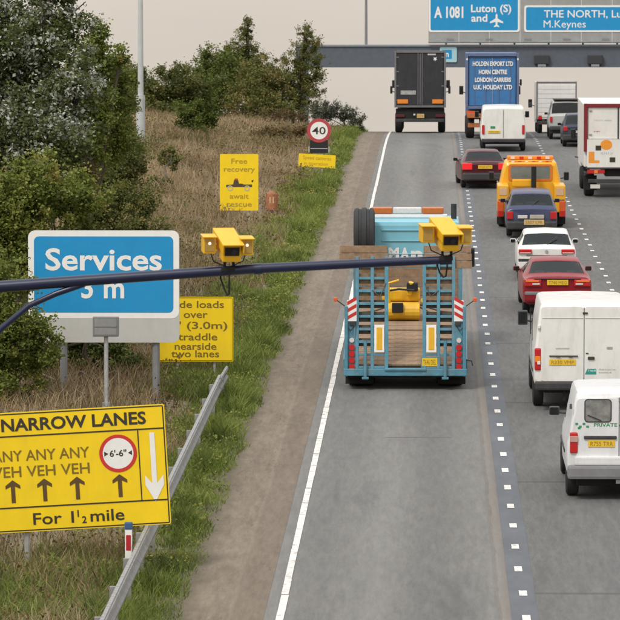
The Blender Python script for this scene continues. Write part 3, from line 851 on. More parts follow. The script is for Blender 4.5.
MB().box((0, 6.5, 1.02), (1.1, 12.6, 0.36), 0.02).build('chassis', M_under(), t)
plate(t, (0.02, -0.012, 0.84), 0.36, 0.20, mat('pale_plate', (.62, .44, .2), .5))
lamp = box('plate_lamp', M_clear(), t, (-0.28, 0.08, 0.90), (0.10, 0.06, 0.08), 0.01)
lorry_cab(t, 13.6, 2.45, 0.8, 3.3, BLK)
MB().box((0, 13.45, 1.0), (0.9, 0.7, 0.3), 0.02).build('fifth_wheel', M_under(), t)
for s in (-1, 1): mirror(t, s * 1.44, 3.0, 2.10, 0.12, 0.38, None, .08)

# blue container lorry
dC = 185.0
t = vehicle('container_lorry', 'lorry carrying a blue container with white lettering in the middle lane', 'lorry', X(492, dC), dC, 0, 'lorries near the crest')
CB = mat('container_blue', (0.04, 0.17, 0.40), 0.5, 0.12, 4, dirt=.18)
CB2 = mat('container_edge', (0.12, 0.15, 0.27), 0.5, 0.12, 4, dirt=.2)
ORG = mat('orange_chassis', (0.42, 0.13, 0.035), 0.6, 0.25, 5, dirt=.35)
MB().box((0, 3.2, 2.66), (2.40, 6.1, 2.50), 0.02).build('container', CB, t)
fr = MB()
for s in (-1, 1): fr.box((s * 1.175, 0.05, 2.66), (0.11, 0.18, 2.56), 0.012)
fr.box((0, 0.05, 3.87), (2.23, 0.175, 0.15), 0.012).box((0, 0.05, 1.44), (2.23, 0.175, 0.13), 0.012)
fr.build('container_frame', CB2, t)
for s in (-1, 1):
    dr = MB().rrect((s * .545, 0.06, 2.64), 1.05, 2.22, 0.02, 0.05).build('rear_door', CB, t)
    for xx in (0.30, 0.82): MB().tube([(s * xx, 0.045, 1.5), (s * xx, 0.045, 3.82)], 0.016, 6).build('locking_bar', CB2, dr)
    tl = box('tail_light', mat('orange_red_lens', (.55, .09, .03), .3), t, (s * .98, 0.0, 1.20), (0.36, 0.08, 0.16), 0.02)
    for yy in (1.1, 5.6): wheel(t, s * 1.02, yy, 0.48, 0.40)
    box('corner_marker', M_wht(), t, (s * 1.17, -0.044, 3.66), (0.07, 0.008, 0.08), 0.002)
box('door_gap', mat('pale_rod', (.3, .36, .5), .5), t, (0, 0.045, 2.64), (0.025, 0.02, 2.2), 0)
for zz, ww, wd in ((3.36, 'HOLDEN EXPORT LTD', 1.86), (2.98, 'HORN CENTRE', 1.30), (2.62, 'LONDON CARRIERS', 1.66), (2.28, 'U.K. HOLIDAY LTD', 1.78)):
    text('lettering', ww, M_wht(), t, (0.02, 0.026, zz), 0.20, wd, bold=.04)
MB().box((0, 3.0, 1.06), (2.3, 6.4, 0.20), 0.02).build('chassis', ORG, t)
box('under_run_bar', ORG, t, (0, 0.06, 0.62), (2.25, 0.12, 0.20), 0.02)
for s in (-1, 1): box('bumper_bracket', M_under(), t, (s * .55, 0.08, 0.84), (0.12, 0.10, 0.30), 0.01)
plate(t, (0.1, -0.015, 0.80), .5, .11, M_clear())
lorry_cab(t, 6.5, 2.35, 0.7, 2.9, CB)
mirror(t, 1.36, 2.4, 2.55, 0.10, 0.30, None, .08)

# white box truck in the right lane
dW = 142.0
xW = X(583, dW) + 1.22
t = vehicle('box_truck', 'white box truck with maroon frame and orange graphics in the right lane', 'truck', xW, dW, 0, 'vehicles in the traffic queue')
t.scale = (1, 1, .95)
MRN = mat('maroon_frame', (0.20, 0.012, 0.02), 0.45, 0.1, 4, dirt=.15)
BW = mat('box_white', (0.74, 0.73, 0.70), 0.45, 0.05, 3, dirt=.2)
MB().box((0, 3.3, 2.30), (2.40, 6.4, 2.30), 0.02).build('box_body', BW, t)
fr = MB()
for s in (-1, 1): fr.box((s * 1.15, 0.05, 2.62), (0.13, 0.12, 1.78), 0.015)
fr.box((0, 0.05, 3.44), (2.18, 0.118, 0.13), 0.015)
fr.build('rear_frame', MRN, t)
for s in (-1, 1):
    dr = MB().rrect((s * .535, 0.05, 2.78), 1.04, 1.16, 0.02, 0.05).build('rear_door', BW, t)
    for zz in (2.36, 3.25): box('hinge', M_galv(), dr, (s * .98, 0.03, zz), (0.10, 0.03, 0.05), 0.006)
    small_print(dr, g2, s * .54 - .32, s * .54 + .30, 2.86, 0.06, 0.045)
    small_print(dr, mat('red_small', (.5, .05, .05), .5), s * .54 - .32, s * .54 - .1, 2.45, 0.05, 0.045)
    box('mudguard', M_plas(), t, (s * .95, 0.5, 0.92), (0.45, 0.8, 0.04), 0.01)
    tl = box('tail_light', M_tail(), t, (s * .78, -0.01, 0.98), (0.62, 0.08, 0.15), 0.02)
    box('indicator_lens', M_amber(), tl, (s * .78, -0.056, 0.98), (0.12, 0.012, 0.11), 0.004)
    for yy in (1.2, 5.3): wheel(t, s * .98, yy, 0.44, 0.36)
    box('mud_flap', M_under(), t, (s * .95, 0.68, 0.52), (0.46, 0.03, 0.55), 0.01)
    box('side_marker', M_clear(), t, (s * .80, 0.06, 0.42), (0.34, 0.02, 0.15), 0.004)
box('door_gap', M_plas(), t, (0, 0.038, 2.78), (0.05, 0.02, 1.16), 0)
tp = MB().rrect((0, -0.03, 1.66), 2.20, 1.04, 0.03, 0.06).build('tail_lift', BW, t)
OP = mat('orange_print', (0.80, 0.30, 0.03), .5, .08)
MB().poly([(-1.04, 1.30), (-.66, 1.30), (-.66, 1.40), (-.84, 1.40), (-.84, 1.72), (-1.04, 1.72)], -0.034).build('orange_graphic', OP, tp)
MB().disc((-0.42, -0.036, 1.98), 0.19, 14, 0, 0.003, 1.1).build('orange_graphic', OP, tp)
MB().poly([(-.80, 1.77), (-.60, 1.77), (-.60, 1.95), (-.80, 1.95)], -0.038).build('black_square', M_blk(), tp)
MB().poly([(-.30, 1.33), (-.10, 1.33), (-.10, 1.51), (-.30, 1.51)], -0.038).build('black_square', M_blk(), tp)
small_print(tp, g2, -.62, -.2, 1.62, 0.09, -0.035)
box('lift_hinge_bar', M_plas(), t, (0, -0.02, 1.11), (2.30, 0.12, 0.06), 0.01)
box('under_run_bar', M_plas(), t, (0, 0.06, 0.62), (2.1, 0.10, 0.14), 0.02)
MB().box((0, 3.2, 0.95), (0.9, 6.2, 0.32), 0.02).build('chassis', M_under(), t)
plate(t, (0.42, -0.03, 0.80), .52, .12)
lorry_cab(t, 6.6, 2.2, 0.7, 2.7, BW)
mirror(t, -1.30, 5.6, 1.2, 0.06, 0.05, None, .05)

# far white box van
dL = 195.0
t = vehicle('box_van', 'white box van with dark rear corner frame, farthest in the right lane', 'van', X(556, dL), dL, 0, 'vehicles in the traffic queue')
MB().box((0, 2.0, 1.60), (1.96, 4.0, 1.82), 0.03).build('box_body', BW, t)
fr = MB()
for s in (-1, 1): fr.box((s * .955, -0.01, 1.60), (0.055, 0.06, 1.85), 0.01)
fr.box((0, -0.01, 2.49), (1.85, 0.058, 0.06), 0.01)
fr.build('rear_frame', FRM, t)
for i in range(7): box('shutter_slat', BW, t, (0, -0.008, 0.90 + i * .225), (1.82, 0.04, 0.213), 0.012)
lamp_pair(t, 'tail_light', M_tail(), .80, .78, 0.20, 0.22, y=-0.03)
box('under_run_bar', M_plas(), t, (0, 0.05, 0.52), (1.85, 0.12, 0.18), 0.02)
for s in (-1, 1):
    for yy in (0.9, 4.6): wheel(t, s * .80, yy, 0.34, 0.24)
MB().box((0, 2.4, 0.60), (0.9, 4.8, 0.2), 0.02).build('chassis', M_under(), t)
plate(t, (0, -0.02, 0.66))
lorry_cab(t, 4.05, 1.9, 0.45, 2.0, BW, 1.5)
box('corner_mirror', M_plas(), t, (-1.16, 3.9, 1.35), (0.14, 0.08, 0.24), .03)

# ------------------------------------------------------------------ blue low-loader with raised ramps (nearest lorry)
dT = 82.1
xT = X(405.5, dT)
t = vehicle('low_loader_lorry', 'light blue low loader lorry with raised ramps in the left lane', 'lorry', xT, dT)
LB = mat('lorry_light_blue', (0.085, 0.25, 0.34), 0.5, 0.25, 5, coat=.05, dirt=.6)
LB2 = mat('lorry_sky_blue', (0.20, 0.50, 0.62), 0.4, 0.05, 3, coat=.2, dirt=.10)
RUB = mat('rubber_hose', (0.03, 0.032, 0.035), .8)
MB().box((0, 6.0, 0.70), (1.0, 6.6, 0.34), 0.02).build('chassis', M_under(), t)
dk = MB()
for s in (-1, 1):
    dk.box((s * 1.225, 5.2, 0.88), (0.10, 5.7, 0.26), 0.015)
    dk.add([(s * 1.17, 0.10, .34), (s * 1.275, 0.10, .34), (s * 1.275, 2.35, .75), (s * 1.17, 2.35, .75), (s * 1.17, 0.10, .62), (s * 1.275, 0.10, .62), (s * 1.275, 2.35, 1.01), (s * 1.17, 2.35, 1.01)],
           [(0, 1, 2, 3), (4, 7, 6, 5), (0, 4, 5, 1), (1, 5, 6, 2), (2, 6, 7, 3), (3, 7, 4, 0)])
dk.build('deck_rail', LB, t)
base = MB(); base.box((0, 5.2, 0.93), (2.32, 5.7, 0.06), 0)
base.add([(-1.16, 0.12, .40), (1.16, 0.12, .40), (1.16, 2.34, .86), (-1.16, 2.34, .86), (-1.16, 0.12, .46), (1.16, 0.12, .46), (1.16, 2.34, .92), (-1.16, 2.34, .92)],
         [(0, 3, 2, 1), (4, 5, 6, 7), (0, 1, 5, 4), (1, 2, 6, 5), (2, 3, 7, 6), (3, 0, 4, 7)])
base.build('deck_frame', M_under(), t)
pk = MB().box((0, 0, 0), (2.28, 0.272, 0.045), 0.006)
pk0 = pk.build('deck_plank', M_wood(), t); pk0.location = (0, 2.55, 0.985)
rp = random.Random(2)
for i in range(1, 20):
    o = pk0.copy(); link(o, t); o.location = (rp.uniform(-.012, .012), 2.55 + i * .283, 0.985 + rp.uniform(-.006, .004))
for i in range(8):
    y = 0.26 + i * .283
    o = pk0.copy(); link(o, t); o.location = (rp.uniform(-.012, .012), y, 0.46 + (y - .12) * .207 + .028); o.rotation_euler = (math.atan(.207), 0, 0)
# headboard of wide boards
for i in range(5):
    box('headboard_plank', M_wood(), t, (rp.uniform(-.01, .01), 8.02 + rp.uniform(-.006, .006), 1.12 + i * .205), (2.3, 0.05, 0.195), 0.008)
for s in (-1, 1): box('headboard_post', LB, t, (s * 1.18, 8.0, 1.55), (0.09, 0.10, 1.15), 0.012)
# rear beam, tail frame
box('rear_beam', LB, t, (0, 0.03, 0.36), (2.54, 0.16, 0.15), 0.02)
box('rear_step', LB, t, (0, -0.03, 0.425), (0.86, 0.10, 0.05), 0.01)
box('under_skirt', M_under(), t, (0, 0.40, 0.33), (2.44, 0.5, 0.20), 0.02)
box('plate_bracket', LB, t, (0.50, 0.0, 0.56), (0.36, 0.03, 0.24), 0.006)
plate(t, (0.50, -0.025, 0.575), 0.32, 0.17, mat('bright_plate', (.80, .52, .01), .5))
tilt = math.atan2(0.30, 2.45)
TR = Matrix.Rotation(-tilt, 3, 'X')
def rampp(x, h, dy=0.0):    # point on the raised ramp, h metres up
    return Vector((x, dy + math.sin(tilt) * h, 0.30 + math.cos(tilt) * h))
DW2 = mat('dark_boards', (.075, .065, .055), 0.8, 0.4, 9, bump=.3, dirt=.3)  # lower ramp boards: darkness of the cells put into the board colour
DW = mat('ramp_boards', (0.24, 0.17, 0.11), 0.85, 0.4, 9, bump=.3, dirt=.4)
for s in (-1, 1):
    rm = MB()
    rm.box(rampp(s * .39, 1.22), (0.075, 0.11, 2.44), 0.012, TR)
    rp_ = rm.build('ramp', LB, t)
    for xx in (.68, .99): MB().box(rampp(s * xx, 1.22), (0.07, 0.11, 2.44), 0.012, TR).build('ramp_beam', LB, rp_)
    for (xa, xb) in ((.43, .645), (.715, .955)):
        cx = s * (xa + xb) / 2
        for k in range(9):
            hh = 0.16 + k * .262
            MB().box(rampp(cx, hh, -.01), (xb - xa, 0.07, 0.055), 0.006, TR).build('rung', LB, rp_)
        for k in range(7):   # worn tread boards behind the upper cells, dark ones added lower to darken the openings
            MB().box(rampp(cx, .50 + k * .262 + .17, .06), (xb - xa, 0.03, 0.17 + .02 * (k % 3)), 0.006, TR).build('tread_board', DW if k > 3 else DW2, rp_)
    for k in range(3):       # wooden end boards at the top of the ramp
        MB().box(rampp(s * .86, 2.27 + k * .158, .03 - .004 * k), (1.02 - .02 * k, 0.06, 0.150), 0.01, TR).build('end_board', M_wood(), rp_)
    box('corner_post', LB, t, (s * 1.215, 0.02, 1.00), (0.07, 0.11, 1.45), 0.012)
    bk = box('light_board', LB, t, (s * 1.10, 0.05, 0.86), (0.16, 0.04, 1.10), 0.008)
    for k in range(4):
        MB().disc((s * 1.10, -0.0, 0.47 + k * .135), 0.062, 16, 0, 0.05).build('tail_light', M_tail(), t)
    MB().disc((s * 1.10, -0.0, 1.02), 0.05, 14, 0, 0.05).build('reversing_light', M_clear(), t)
    # red and white hazard plate
    hp = MB().rrect((s * 1.10, -0.012, 1.63), 0.20, 0.43, 0.01, 0.02).build('hazard_plate', M_wht(), t)
    for k in range(3):
        z0 = 1.44 + k * .15
        a, b = (z0, z0 + .11) if s < 0 else (z0 + .11, z0)
        MB().poly([(s * 1.10 - .095, a), (s * 1.10 + .095, b), (s * 1.10 + .095, b + .075), (s * 1.10 - .095, a + .075)], -0.016).build('hazard_stripe', M_red(), hp)
    wp = MB().box(rampp(s * .535, .76, -.075), (0.205, 0.02, 0.56), 0.004, TR).build('marker_board', M_wht(), t)
    MB().box(rampp(s * .535, .76, -.090), (0.115, 0.006, 0.46), 0.002, TR).build('marker_panel', mat('marker_yellow', (.72, .40, .015), .5, .1), wp)
    MB().tube([(s * .82, -.10, 0.27), (s * .82, -.06, 1.02)], 0.035, 10).build('jack_leg', LB, t)
    box('jack_foot', LB, t, (s * .82, -.11, 0.25), (0.14, 0.14, 0.04), 0.01)
    MB().tube([(s * 1.24, 0.02, 1.72), (s * 1.40, 0.0, 1.84)], 0.012, 6).build('marker_stalk', M_plas(), t)
    box('side_marker', mat('orange_lens', (.7, .1, .03), .3), t, (s * 1.43, 0.0, 1.86), (0.075, 0.06, 0.085), 0.02)
    for yy in (0.78, 1.5, 2.2): wheel(t, s * .92, yy, 0.27 + .04 * (yy > 1) + .03 * (yy > 2), 0.56)
    wheel(t, s * 1.03, 9.0, 0.46, 0.32)
    box('mud_flap', M_under(), t, (s * .95, .44, 0.24), (0.58, 0.03, 0.34), 0.01)
MB().tube([(1.20, .02, .62), (1.36, -.02, .60), (1.38, -.02, .5)], 0.015, 6).build('air_hose', RUB, t)
# cab
cab = MB().box((0, 9.45, 1.85), (2.34, 1.95, 2.02), 0.10).build('cab', LB2, t)
MB().rrect((0, 0, 0), 2.0, .75, 0.08, 0.01).build('windscreen', M_glass(), cab).matrix_local = Matrix.Translation((0, 10.437, 2.25)) @ Matrix.Rotation(math.pi, 4, 'Z')
for s in (-1, 1): box('side_window', M_glass(), cab, (s * 1.174, 9.75, 2.2), (0.012, .9, .6), 0.004)
for zz in (2.12, 2.42, 2.66): box('panel_rib', LB2, cab, (0.18, 8.462, zz), (1.55, 0.03, 0.022), 0.006)
for k, xx in enumerate((-.30, -.05, .22)):
    w = (.24, .20, .26)[k]
    text('lettering', 'MAn'[k], M_wht(), t, (xx - .02, 8.452, 2.03), 0.23, w, bold=.06)
box('light_bar_base', M_wht(), t, (0.03, 9.6, 2.905), (1.72, 0.20, 0.08), 0.015)
lbx = box('light_bar', M_clear(), t, (-0.02, 9.62, 3.03), (0.66, 0.22, 0.14), 0.03)
for s in (-1, 1): box('amber_lens', mat('beacon_amber', (.52, .13, .02), .3, .15, 12, coat=.4), lbx, (-0.02 + s * .585, 9.62, 3.03), (0.49, 0.23, 0.145), 0.03)
MB().tube([(1.04, 9.3, 2.2), (1.04, 9.3, 3.20)], 0.065, 10).build('exhaust_stack', RUB, t)
sw = MB()
prof = [(-.22, .30), (-.235, .42), (-.21, .485), (-.13, .50), (-.125, .475), (-.055, .475), (-.05, .505), (.05, .505), (.055, .475), (.125, .475), (.13, .50), (.21, .485), (.235, .42), (.22, .30)]
n = 28; k = len(prof)
sv = [(-0.98 + p, 8.05 + r * math.cos(2 * math.pi * j / n), 2.62 + r * 1.15 * math.sin(2 * math.pi * j / n)) for j in range(n) for p, r in prof]
sf = [(j * k + q, ((j + 1) % n) * k + q, ((j + 1) % n) * k + q + 1, j * k + q + 1) for j in range(n) for q in range(k - 1)]
sw.add(sv, sf).build('spare_tyre', mat('spare_rubber', (.035, .037, .04), .8, .2, 9), t, smooth=True)
for s in (-1, 1): mirror(t, s * 1.44, 10.0, 1.92, 0.17, 0.44, None, .10)
CH = mat('chain_steel', (.10, .085, .07), .6, .3, 20)
for s in (-1, 1):   # lashing chains from the load to the side rails, slack straps on the ramps
    MB().tube([(s * .25, 4.5, 1.30), (s * .7, 4.2, 1.10), (s * 1.15, 3.9, 1.03)], .018, 6).build('lashing_chain', CH, t)
    MB().tube([(s * .25, 5.0, 1.30), (s * .7, 5.4, 1.12), (s * 1.15, 5.8, 1.03)], .018, 6).build('lashing_chain', CH, t)
    MB().tube([rampp(s * .40, 1.9, -.06), rampp(s * .52, 1.62, -.09), rampp(s * .68, 1.75, -.06)], .012, 6).build('ramp_chain', CH, t)
    MB().tube([rampp(s * 1.02, 1.05, -.05), (s * 1.12, -.03, 1.22), (s * 1.20, .0, 1.30)], .014, 6).build('air_hose', RUB, t)
    box('work_lamp', M_plas(), t, (s * 1.08, .05, 1.36), (.12, .10, .10), .02)
lorry_x = xT

# yellow machine riding on the bed
yl = 4.35
cz = zr(dT) + 1.012
o = empty('compactor', (xT - .06, dT + yl, zr(dT) + 0.004 + 1.010 + yl * SLOPE), (math.atan(SLOPE), 0, 0))
o.scale = (1.12, 1.35, 1.32)
tag(o, 'small yellow machine lying on the planked bed of the low loader', 'machine')
CY = mat('plant_yellow', (0.72, 0.42, 0.015), 0.45, 0.12, 6, dirt=.3)
MB().box((0, .45, .16), (0.62, .9, .26), 0.05).build('body', CY, o)
MB().box((-.06, .30, .40), (0.74, .34, .20), 0.04).build('hood', CY, o)
MB().tube([(-.30, -.02, .15), (.30, -.02, .15)], 0.145, 16).build('drum', CY, o)
MB().tube([(0.10, .1, .42), (0.14, .05, .62)], 0.05, 10).build('filler', CY, o)
MB().tube([(0.36, .2, .30), (.36, -.12, .34)], 0.04, 8).build('arm', CY, o)
MB().box((-.12, -.16, .22), (0.22, .10, .16), 0.02).build('bracket', M_under(), o)
MB().box((.16, .12, .54), (.22, .22, .14), .03).build('engine_cover', M_under(), o)
MB().tube([(-.28, -.06, .30), (-.30, -.10, .62), (-.10, -.05, .66)], .022, 8).build('handle', CY, o)
MB().tube([(-.32, .0, .48), (-.1, -.1, .52), (.2, -.08, .5)], 0.018, 6).build('hose', RUB, o)

# ------------------------------------------------------------------ yellow recovery truck and the blue car it tows
dR = 127.3
xR = X(531.5, 127)
t = vehicle('recovery_truck', 'yellow recovery truck with roof light bar towing the blue car', 'truck', xR, dR, 0, 'vehicles in the traffic queue')
RY_ = paint('recovery_yellow', (0.78, 0.40, 0.02), 0.16)
st = [(1.55, .98, .55, 1.2, .78, 1.92), (1.6, 1.02, .5, 1.2, .82, 2.0), (1.75, 1.04, .45, 1.2, .84, 2.05), (3.0, 1.04, .45, 1.2, .82, 2.05), (3.3, 1.03, .45, 1.2, .78, 1.95), (3.9, 1.0, .45, 1.12, .84, 1.18), (4.6, .95, .45, .9, .75, .95), (4.8, .85, .5, .75, .6, .78)]
L = Loft(st); L.body('body', RY_, t)
L.patch('windscreen', M_glass(), t, 4.08, 4.92, 8.4, L.n - 8.4, nu=14)
rw = MB().rrect((0, 1.540, 1.68), 1.25, 0.40, 0.06, 0.02).build('rear_window', mat('pale_glass', (.16, .18, .17), .1), t)
MB().rrect((0, 1.532, 1.68), 1.42, 0.54, 0.08, frame=0.07).build('window_surround', mat('orange_trim', (.62, .16, .02), .5), t)
for s in (-1, 1):
    lk = box('side_locker', RY_, t, (s * .90, .80, .93), (0.36, 1.55, 0.86), 0.04)
    box('locker_panel', mat('pale_panel', (.62, .40, .24), .5), lk, (s * .90, 0.018, 1.16), (0.24, 0.02, 0.24), 0.01)
    MB().box((s * .90, 0.012, 0.90), (0.30, 0.02, 0.03), 0.006).build('locker_handle', M_plas(), lk)
    tl = box('tail_light', mat('orange_red_lens2', (.62, .10, .02), .3, coat=.3), t, (s * .985, 0.0, 0.62), (0.20, 0.10, 0.52), 0.03)
    box('tail_lens', M_tail(), tl, (s * .985, -0.052, 0.47), (0.15, 0.02, 0.18), 0.006)
    wheel(t, s * .90, .9, .36, .30); wheel(t, s * .90, 3.9, .36, .24)
    box('mud_flap', M_under(), t, (s * .92, .42, .30), (0.34, .03, .40), .01)
    mirror(t, s * 1.22, 3.55, 1.45, 0.17, 0.28, None, .10)
box('deck', mat('chequer_steel', (.26, .25, .22), .5, .2, 20), t, (0, .8, .62), (1.46, 1.5, .08), .01)
lbx = box('light_bar', M_amber(), t, (0, 2.1, 2.13), (1.50, .26, .13), .04)
for k in range(5):
    box('light_lens', M_clear() if k % 2 == 0 else M_tail(), lbx, (-.56 + k * .28, 1.965, 2.13), (0.13, .02, .08), .006)
MB().box((0, 1.66, 2.005), (1.4, .10, .10), .02).build('hazard_board', mat('hazard_orange', (.72, .24, .02), .4), t)
for k in range(6): MB().poly([(-.66 + k * .22, 1.965), (-.56 + k * .22, 1.965), (-.50 + k * .22, 2.045), (-.60 + k * .22, 2.045)], 1.604).build('hazard_stripe', M_red() if k % 2 else M_wht(), t)
MB().box((.10, 1.15, 1.30), (.16, .18, 1.2), .02).build('crane_mast', M_under(), t)
MB().box((-.28, 1.3, 1.36), (.62, .20, .24), .04).build('winch_housing', RY_, t)
MB().tube([(0, .8, .5), (0, -.35, .36)], .07, 8).build('tow_arm', M_under(), t)
MB().box((0, -.38, .30), (1.5, .12, .10), .02).build('lift_bar', M_under(), t)
MB().box((0, 2.3, .50), (.9, 4.2, .2), .02).build('chassis', M_under(), t)
dR2 = 123.2
BLU = paint('slate_blue', (0.045, 0.055, 0.115), 0.10)
t, L = car('hatchback_car', 'slate blue hatchback towed close behind the yellow recovery truck', X(531.5, dR2), dR2, BLU, hatch_stations(3.75, 0.79, 1.36, belt=.90, slant=.40), bumper=(0.40, 0.26), group='vehicles in the traffic queue', bump_mat=M_plas(), wheels=(0.55, 2.95))
t.rotation_euler = (math.atan(SLOPE) + R(2.2), 0, 0)
lamp_pair(t, 'tail_light', M_tail(), 0.665, 0.70, 0.19, 0.24, y=-0.03)
plate(t, (0.07, -0.115, 0.50), 0.62, 0.16, mat('pale_plate', (.62, .44, .2), .5))
box('light_strip', M_clear(), t, (-.28, -0.025, .66), (0.30, .02, .10), .01)
box('light_strip', mat('grey_plate', (.45, .42, .36), .5), t, (.16, -0.025, .66), (0.44, .02, .12), .01)
MB().tube([(0.02, 0.165, 0.995), (0.22, 0.33, 1.15)], 0.012, 6).build('rear_wiper', M_plas(), t)

# ------------------------------------------------------------------ signs along the verge
def sign_root(name, label, px, d, cat='sign', rz=0.0):
    x = X(px, d)
    return tag(empty(name, (x, d, gz(x, d) - .02), (0, 0, R(rz))), label, cat), d / FPX, x
def rel(o, py, d): return Zp(py, d) - o.location.z      # height of a pixel row above the thing's base
def post(o, x, h, m=None, r=0.045, y=0.09): return MB().tube([(x, y, -.1), (x, y, h)], r, 10).build('post', m or M_galv(), o)

# narrow lanes board
d = 58.4
o, k, x0 = sign_root('roadworks_sign', 'big tilted yellow narrow lanes board with arrows beside the crash barrier', 76, d)
zb = rel(o, 531, d)
w, h = 182 * k, 121 * k
for xx in (-.75, .75): post(o, xx, zb + h * .9)
rot = empty('tilt', (0, 0, 0)); bpy.data.objects.remove(rot)
DARK = mat('board_edge', (.10, .07, .01), .6)
bd = MB().rrect((0, 0, 0), w, h, 0.03, 0.03).build('board', M_yel(), o)
bd.location = (0, 0, zb + h / 2); bd.rotation_euler = (0, R(-3.4), 0)
MB().rrect((0, -0.003, 0), w - .03, h - .03, 0.02, frame=0.018).build('border', M_blk(), bd)
zt = h / 2 - 24 * k
MB().box((0, -0.004, zt), (w - .05, .004, .020), 0).build('divider', M_blk(), bd)
MB().box((0, -0.004, -h / 2 + 25 * k), (w - .05, .004, .020), 0).build('divider', M_blk(), bd)
MB().box((w / 2 - 28 * k, -0.004, 0), (.016, .004, h - 50 * k), 0).build('divider', M_blk(), bd)
T = M_blk()
text('lettering', 'NARROW LANES', T, bd, (-.02, -0.006, h / 2 - 18.5 * k), 12.5 * k, 146 * k, bold=.025)
text('lettering', 'ANY ANY ANY', M_brn(), bd, (-36 * k, -0.006, h / 2 - 49 * k), 11 * k, 98 * k, bold=.008)
text('lettering', 'VEH VEH VEH', M_brn(), bd, (-36 * k, -0.006, h / 2 - 65 * k), 11 * k, 98 * k, bold=.008)
text('lettering', 'For 1  mile', T, bd, (-2 * k, -0.006, -h / 2 + 7 * k), 12 * k, 92 * k, bold=.01)
text('fraction', '1', T, bd, (-2.0 * k, -0.006, -h / 2 + 12.5 * k), 7 * k, bold=.02)
text('fraction', '2', T, bd, (4.0 * k, -0.006, -h / 2 + 6 * k), 7 * k, bold=.02)
def arrow(px, pz, hh, m, wd, s=1, name='arrow', y=-0.006):
    a = wd; q = hh * .34
    MB().poly([(px - a * .17, pz), (px + a * .17, pz), (px + a * .17, pz + s * (hh - q * .8)), (px + a * .62, pz + s * (hh - q * 1.15)), (px + a * .62, pz + s * (hh - q * .72)), (px, pz + s * hh), (px - a * .62, pz + s * (hh - q * .72)), (px - a * .62, pz + s * (hh - q * 1.15)), (px - a * .17, pz + s * (hh - q * .8))], y).build(name, m, bd)
for ax in (-66, -34, -1, 42): arrow(ax * k, -h / 2 + 30 * k, 23 * k, mat('arrow_brown', (.10, .055, .012), .6), 12 * k)
arrow(w / 2 - 14 * k, h / 2 - 28 * k, 70 * k, M_wht(), 15 * k, -1)
MB().disc((42 * k, -0.006, h / 2 - 47 * k), 19 * k, 32, 15.5 * k).build('red_ring', M_red(), bd)
MB().disc((42 * k, -0.0055, h / 2 - 47 * k), 15.6 * k, 32, 0, .001).build('roundel', M_wht(), bd)
text('lettering', "6'-6''", M_blk(), bd, (42 * k, -0.0075, h / 2 - 50 * k), 6.5 * k, 17 * k, bold=.02)
for s in (-1, 1): MB().poly([(42 * k + s * 14 * k, h / 2 - 44.5 * k), (42 * k + s * 14 * k, h / 2 - 49.5 * k), (42 * k + s * 10 * k, h / 2 - 47 * k)][::s], -0.0075).build('width_mark', M_blk(), bd)

# services sign
d = 79.6
o, k, x0 = sign_root('services_sign', 'large blue services sign with white border half hidden by foliage', 103, d)
zt, zb = rel(o, 230.5, d), rel(o, 343, d)
PG = mat('post_grey', (.20, .21, .215), .5, .15, 6, dirt=.2)
post(o, (155 - 103) * k, zt - .1, PG, 0.075, .12); post(o, (62 - 103) * k, zt - .1, PG, 0.075, .12)
w = 152 * k
b = MB().rrect((0, 0, (zt + zb) / 2), w, zt - zb, 7 * k, 0.04).build('board', M_gry(), o)
zb2 = rel(o, 319, d)
MB().rrect((0, -.004, (zt + zb2) / 2), w - .01, zt - zb2 - .01, 7 * k, 0.003).build('white_border', M_wht(), b)
MB().rrect((0, -.008, (zt + zb2) / 2), w - 12 * k, zt - zb2 - 12 * k, 5 * k, 0.003).build('blue_panel', M_blu(), b)
text('lettering', 'Services', M_wht(), b, (0, -.011, rel(o, 270, d)), 22 * k, 117 * k, bold=.02)
text('lettering', '3 m', M_wht(), b, (-1 * k, -.011, rel(o, 298, d)), 22 * k, 43 * k, bold=.02)

# small grey box on a post before the services sign
d = 76.5
o, k, x0 = sign_root('signal_box', 'small grey equipment box on a thin post before the services sign', 105, d, 'equipment box')
post(o, 0, rel(o, 320, d), r=.042, y=.08)
MB().tube([(0, .08, -.05), (0, .08, .32)], .075, 12).build('post_base', M_galv(), o)
bx = MB().box((0, 0, rel(o, 327, d)), (26 * k, .12, 20 * k), .02).build('box', mat('grey_box', (.17, .175, .175), .5, .15, 6), o)
MB().rrect((0, -.064, rel(o, 327, d)), 22 * k, 16 * k, .02, .003).build('box_cover', mat('grey_cover', (.24, .245, .245), .35, .15, 6), bx)
MB().box((0, -.070, rel(o, 327, d)), (22 * k, .006, .012), 0).build('cover_rib', mat('grey_box', (.17, .175, .175), .5), bx)

# wide loads board
d = 84.0
o, k, x0 = sign_root('roadworks_sign', 'yellow wide loads board partly behind the services sign', 194, d)
zt, zb = rel(o, 297, d), rel(o, 362, d); w = 78 * k
post(o, -17 * k, zt - .1, M_galv(), .03, .07); post(o, 20 * k, zt - .1, M_galv(), .03, .07)
b = MB().rrect((0, 0, (zt + zb) / 2), w, zt - zb, .03, .03).build('board', M_yel(), o)
MB().rrect((0, -.003, (zt + zb) / 2), w - .03, zt - zb - .03, .02, frame=.012).build('border', M_brn(), b)
for s_, py, ww in (('wide loads', 308, 58), ('over', 318, 24), ("10' (3.0m)", 329, 62), ('straddle', 340.5, 44), ('nearside', 350, 42), ('two lanes', 357.5, 48)):
    text('lettering', s_, M_brn(), b, (1 * k, -.005, rel(o, py, d)), 7.2 * k, ww * k, bold=.012)

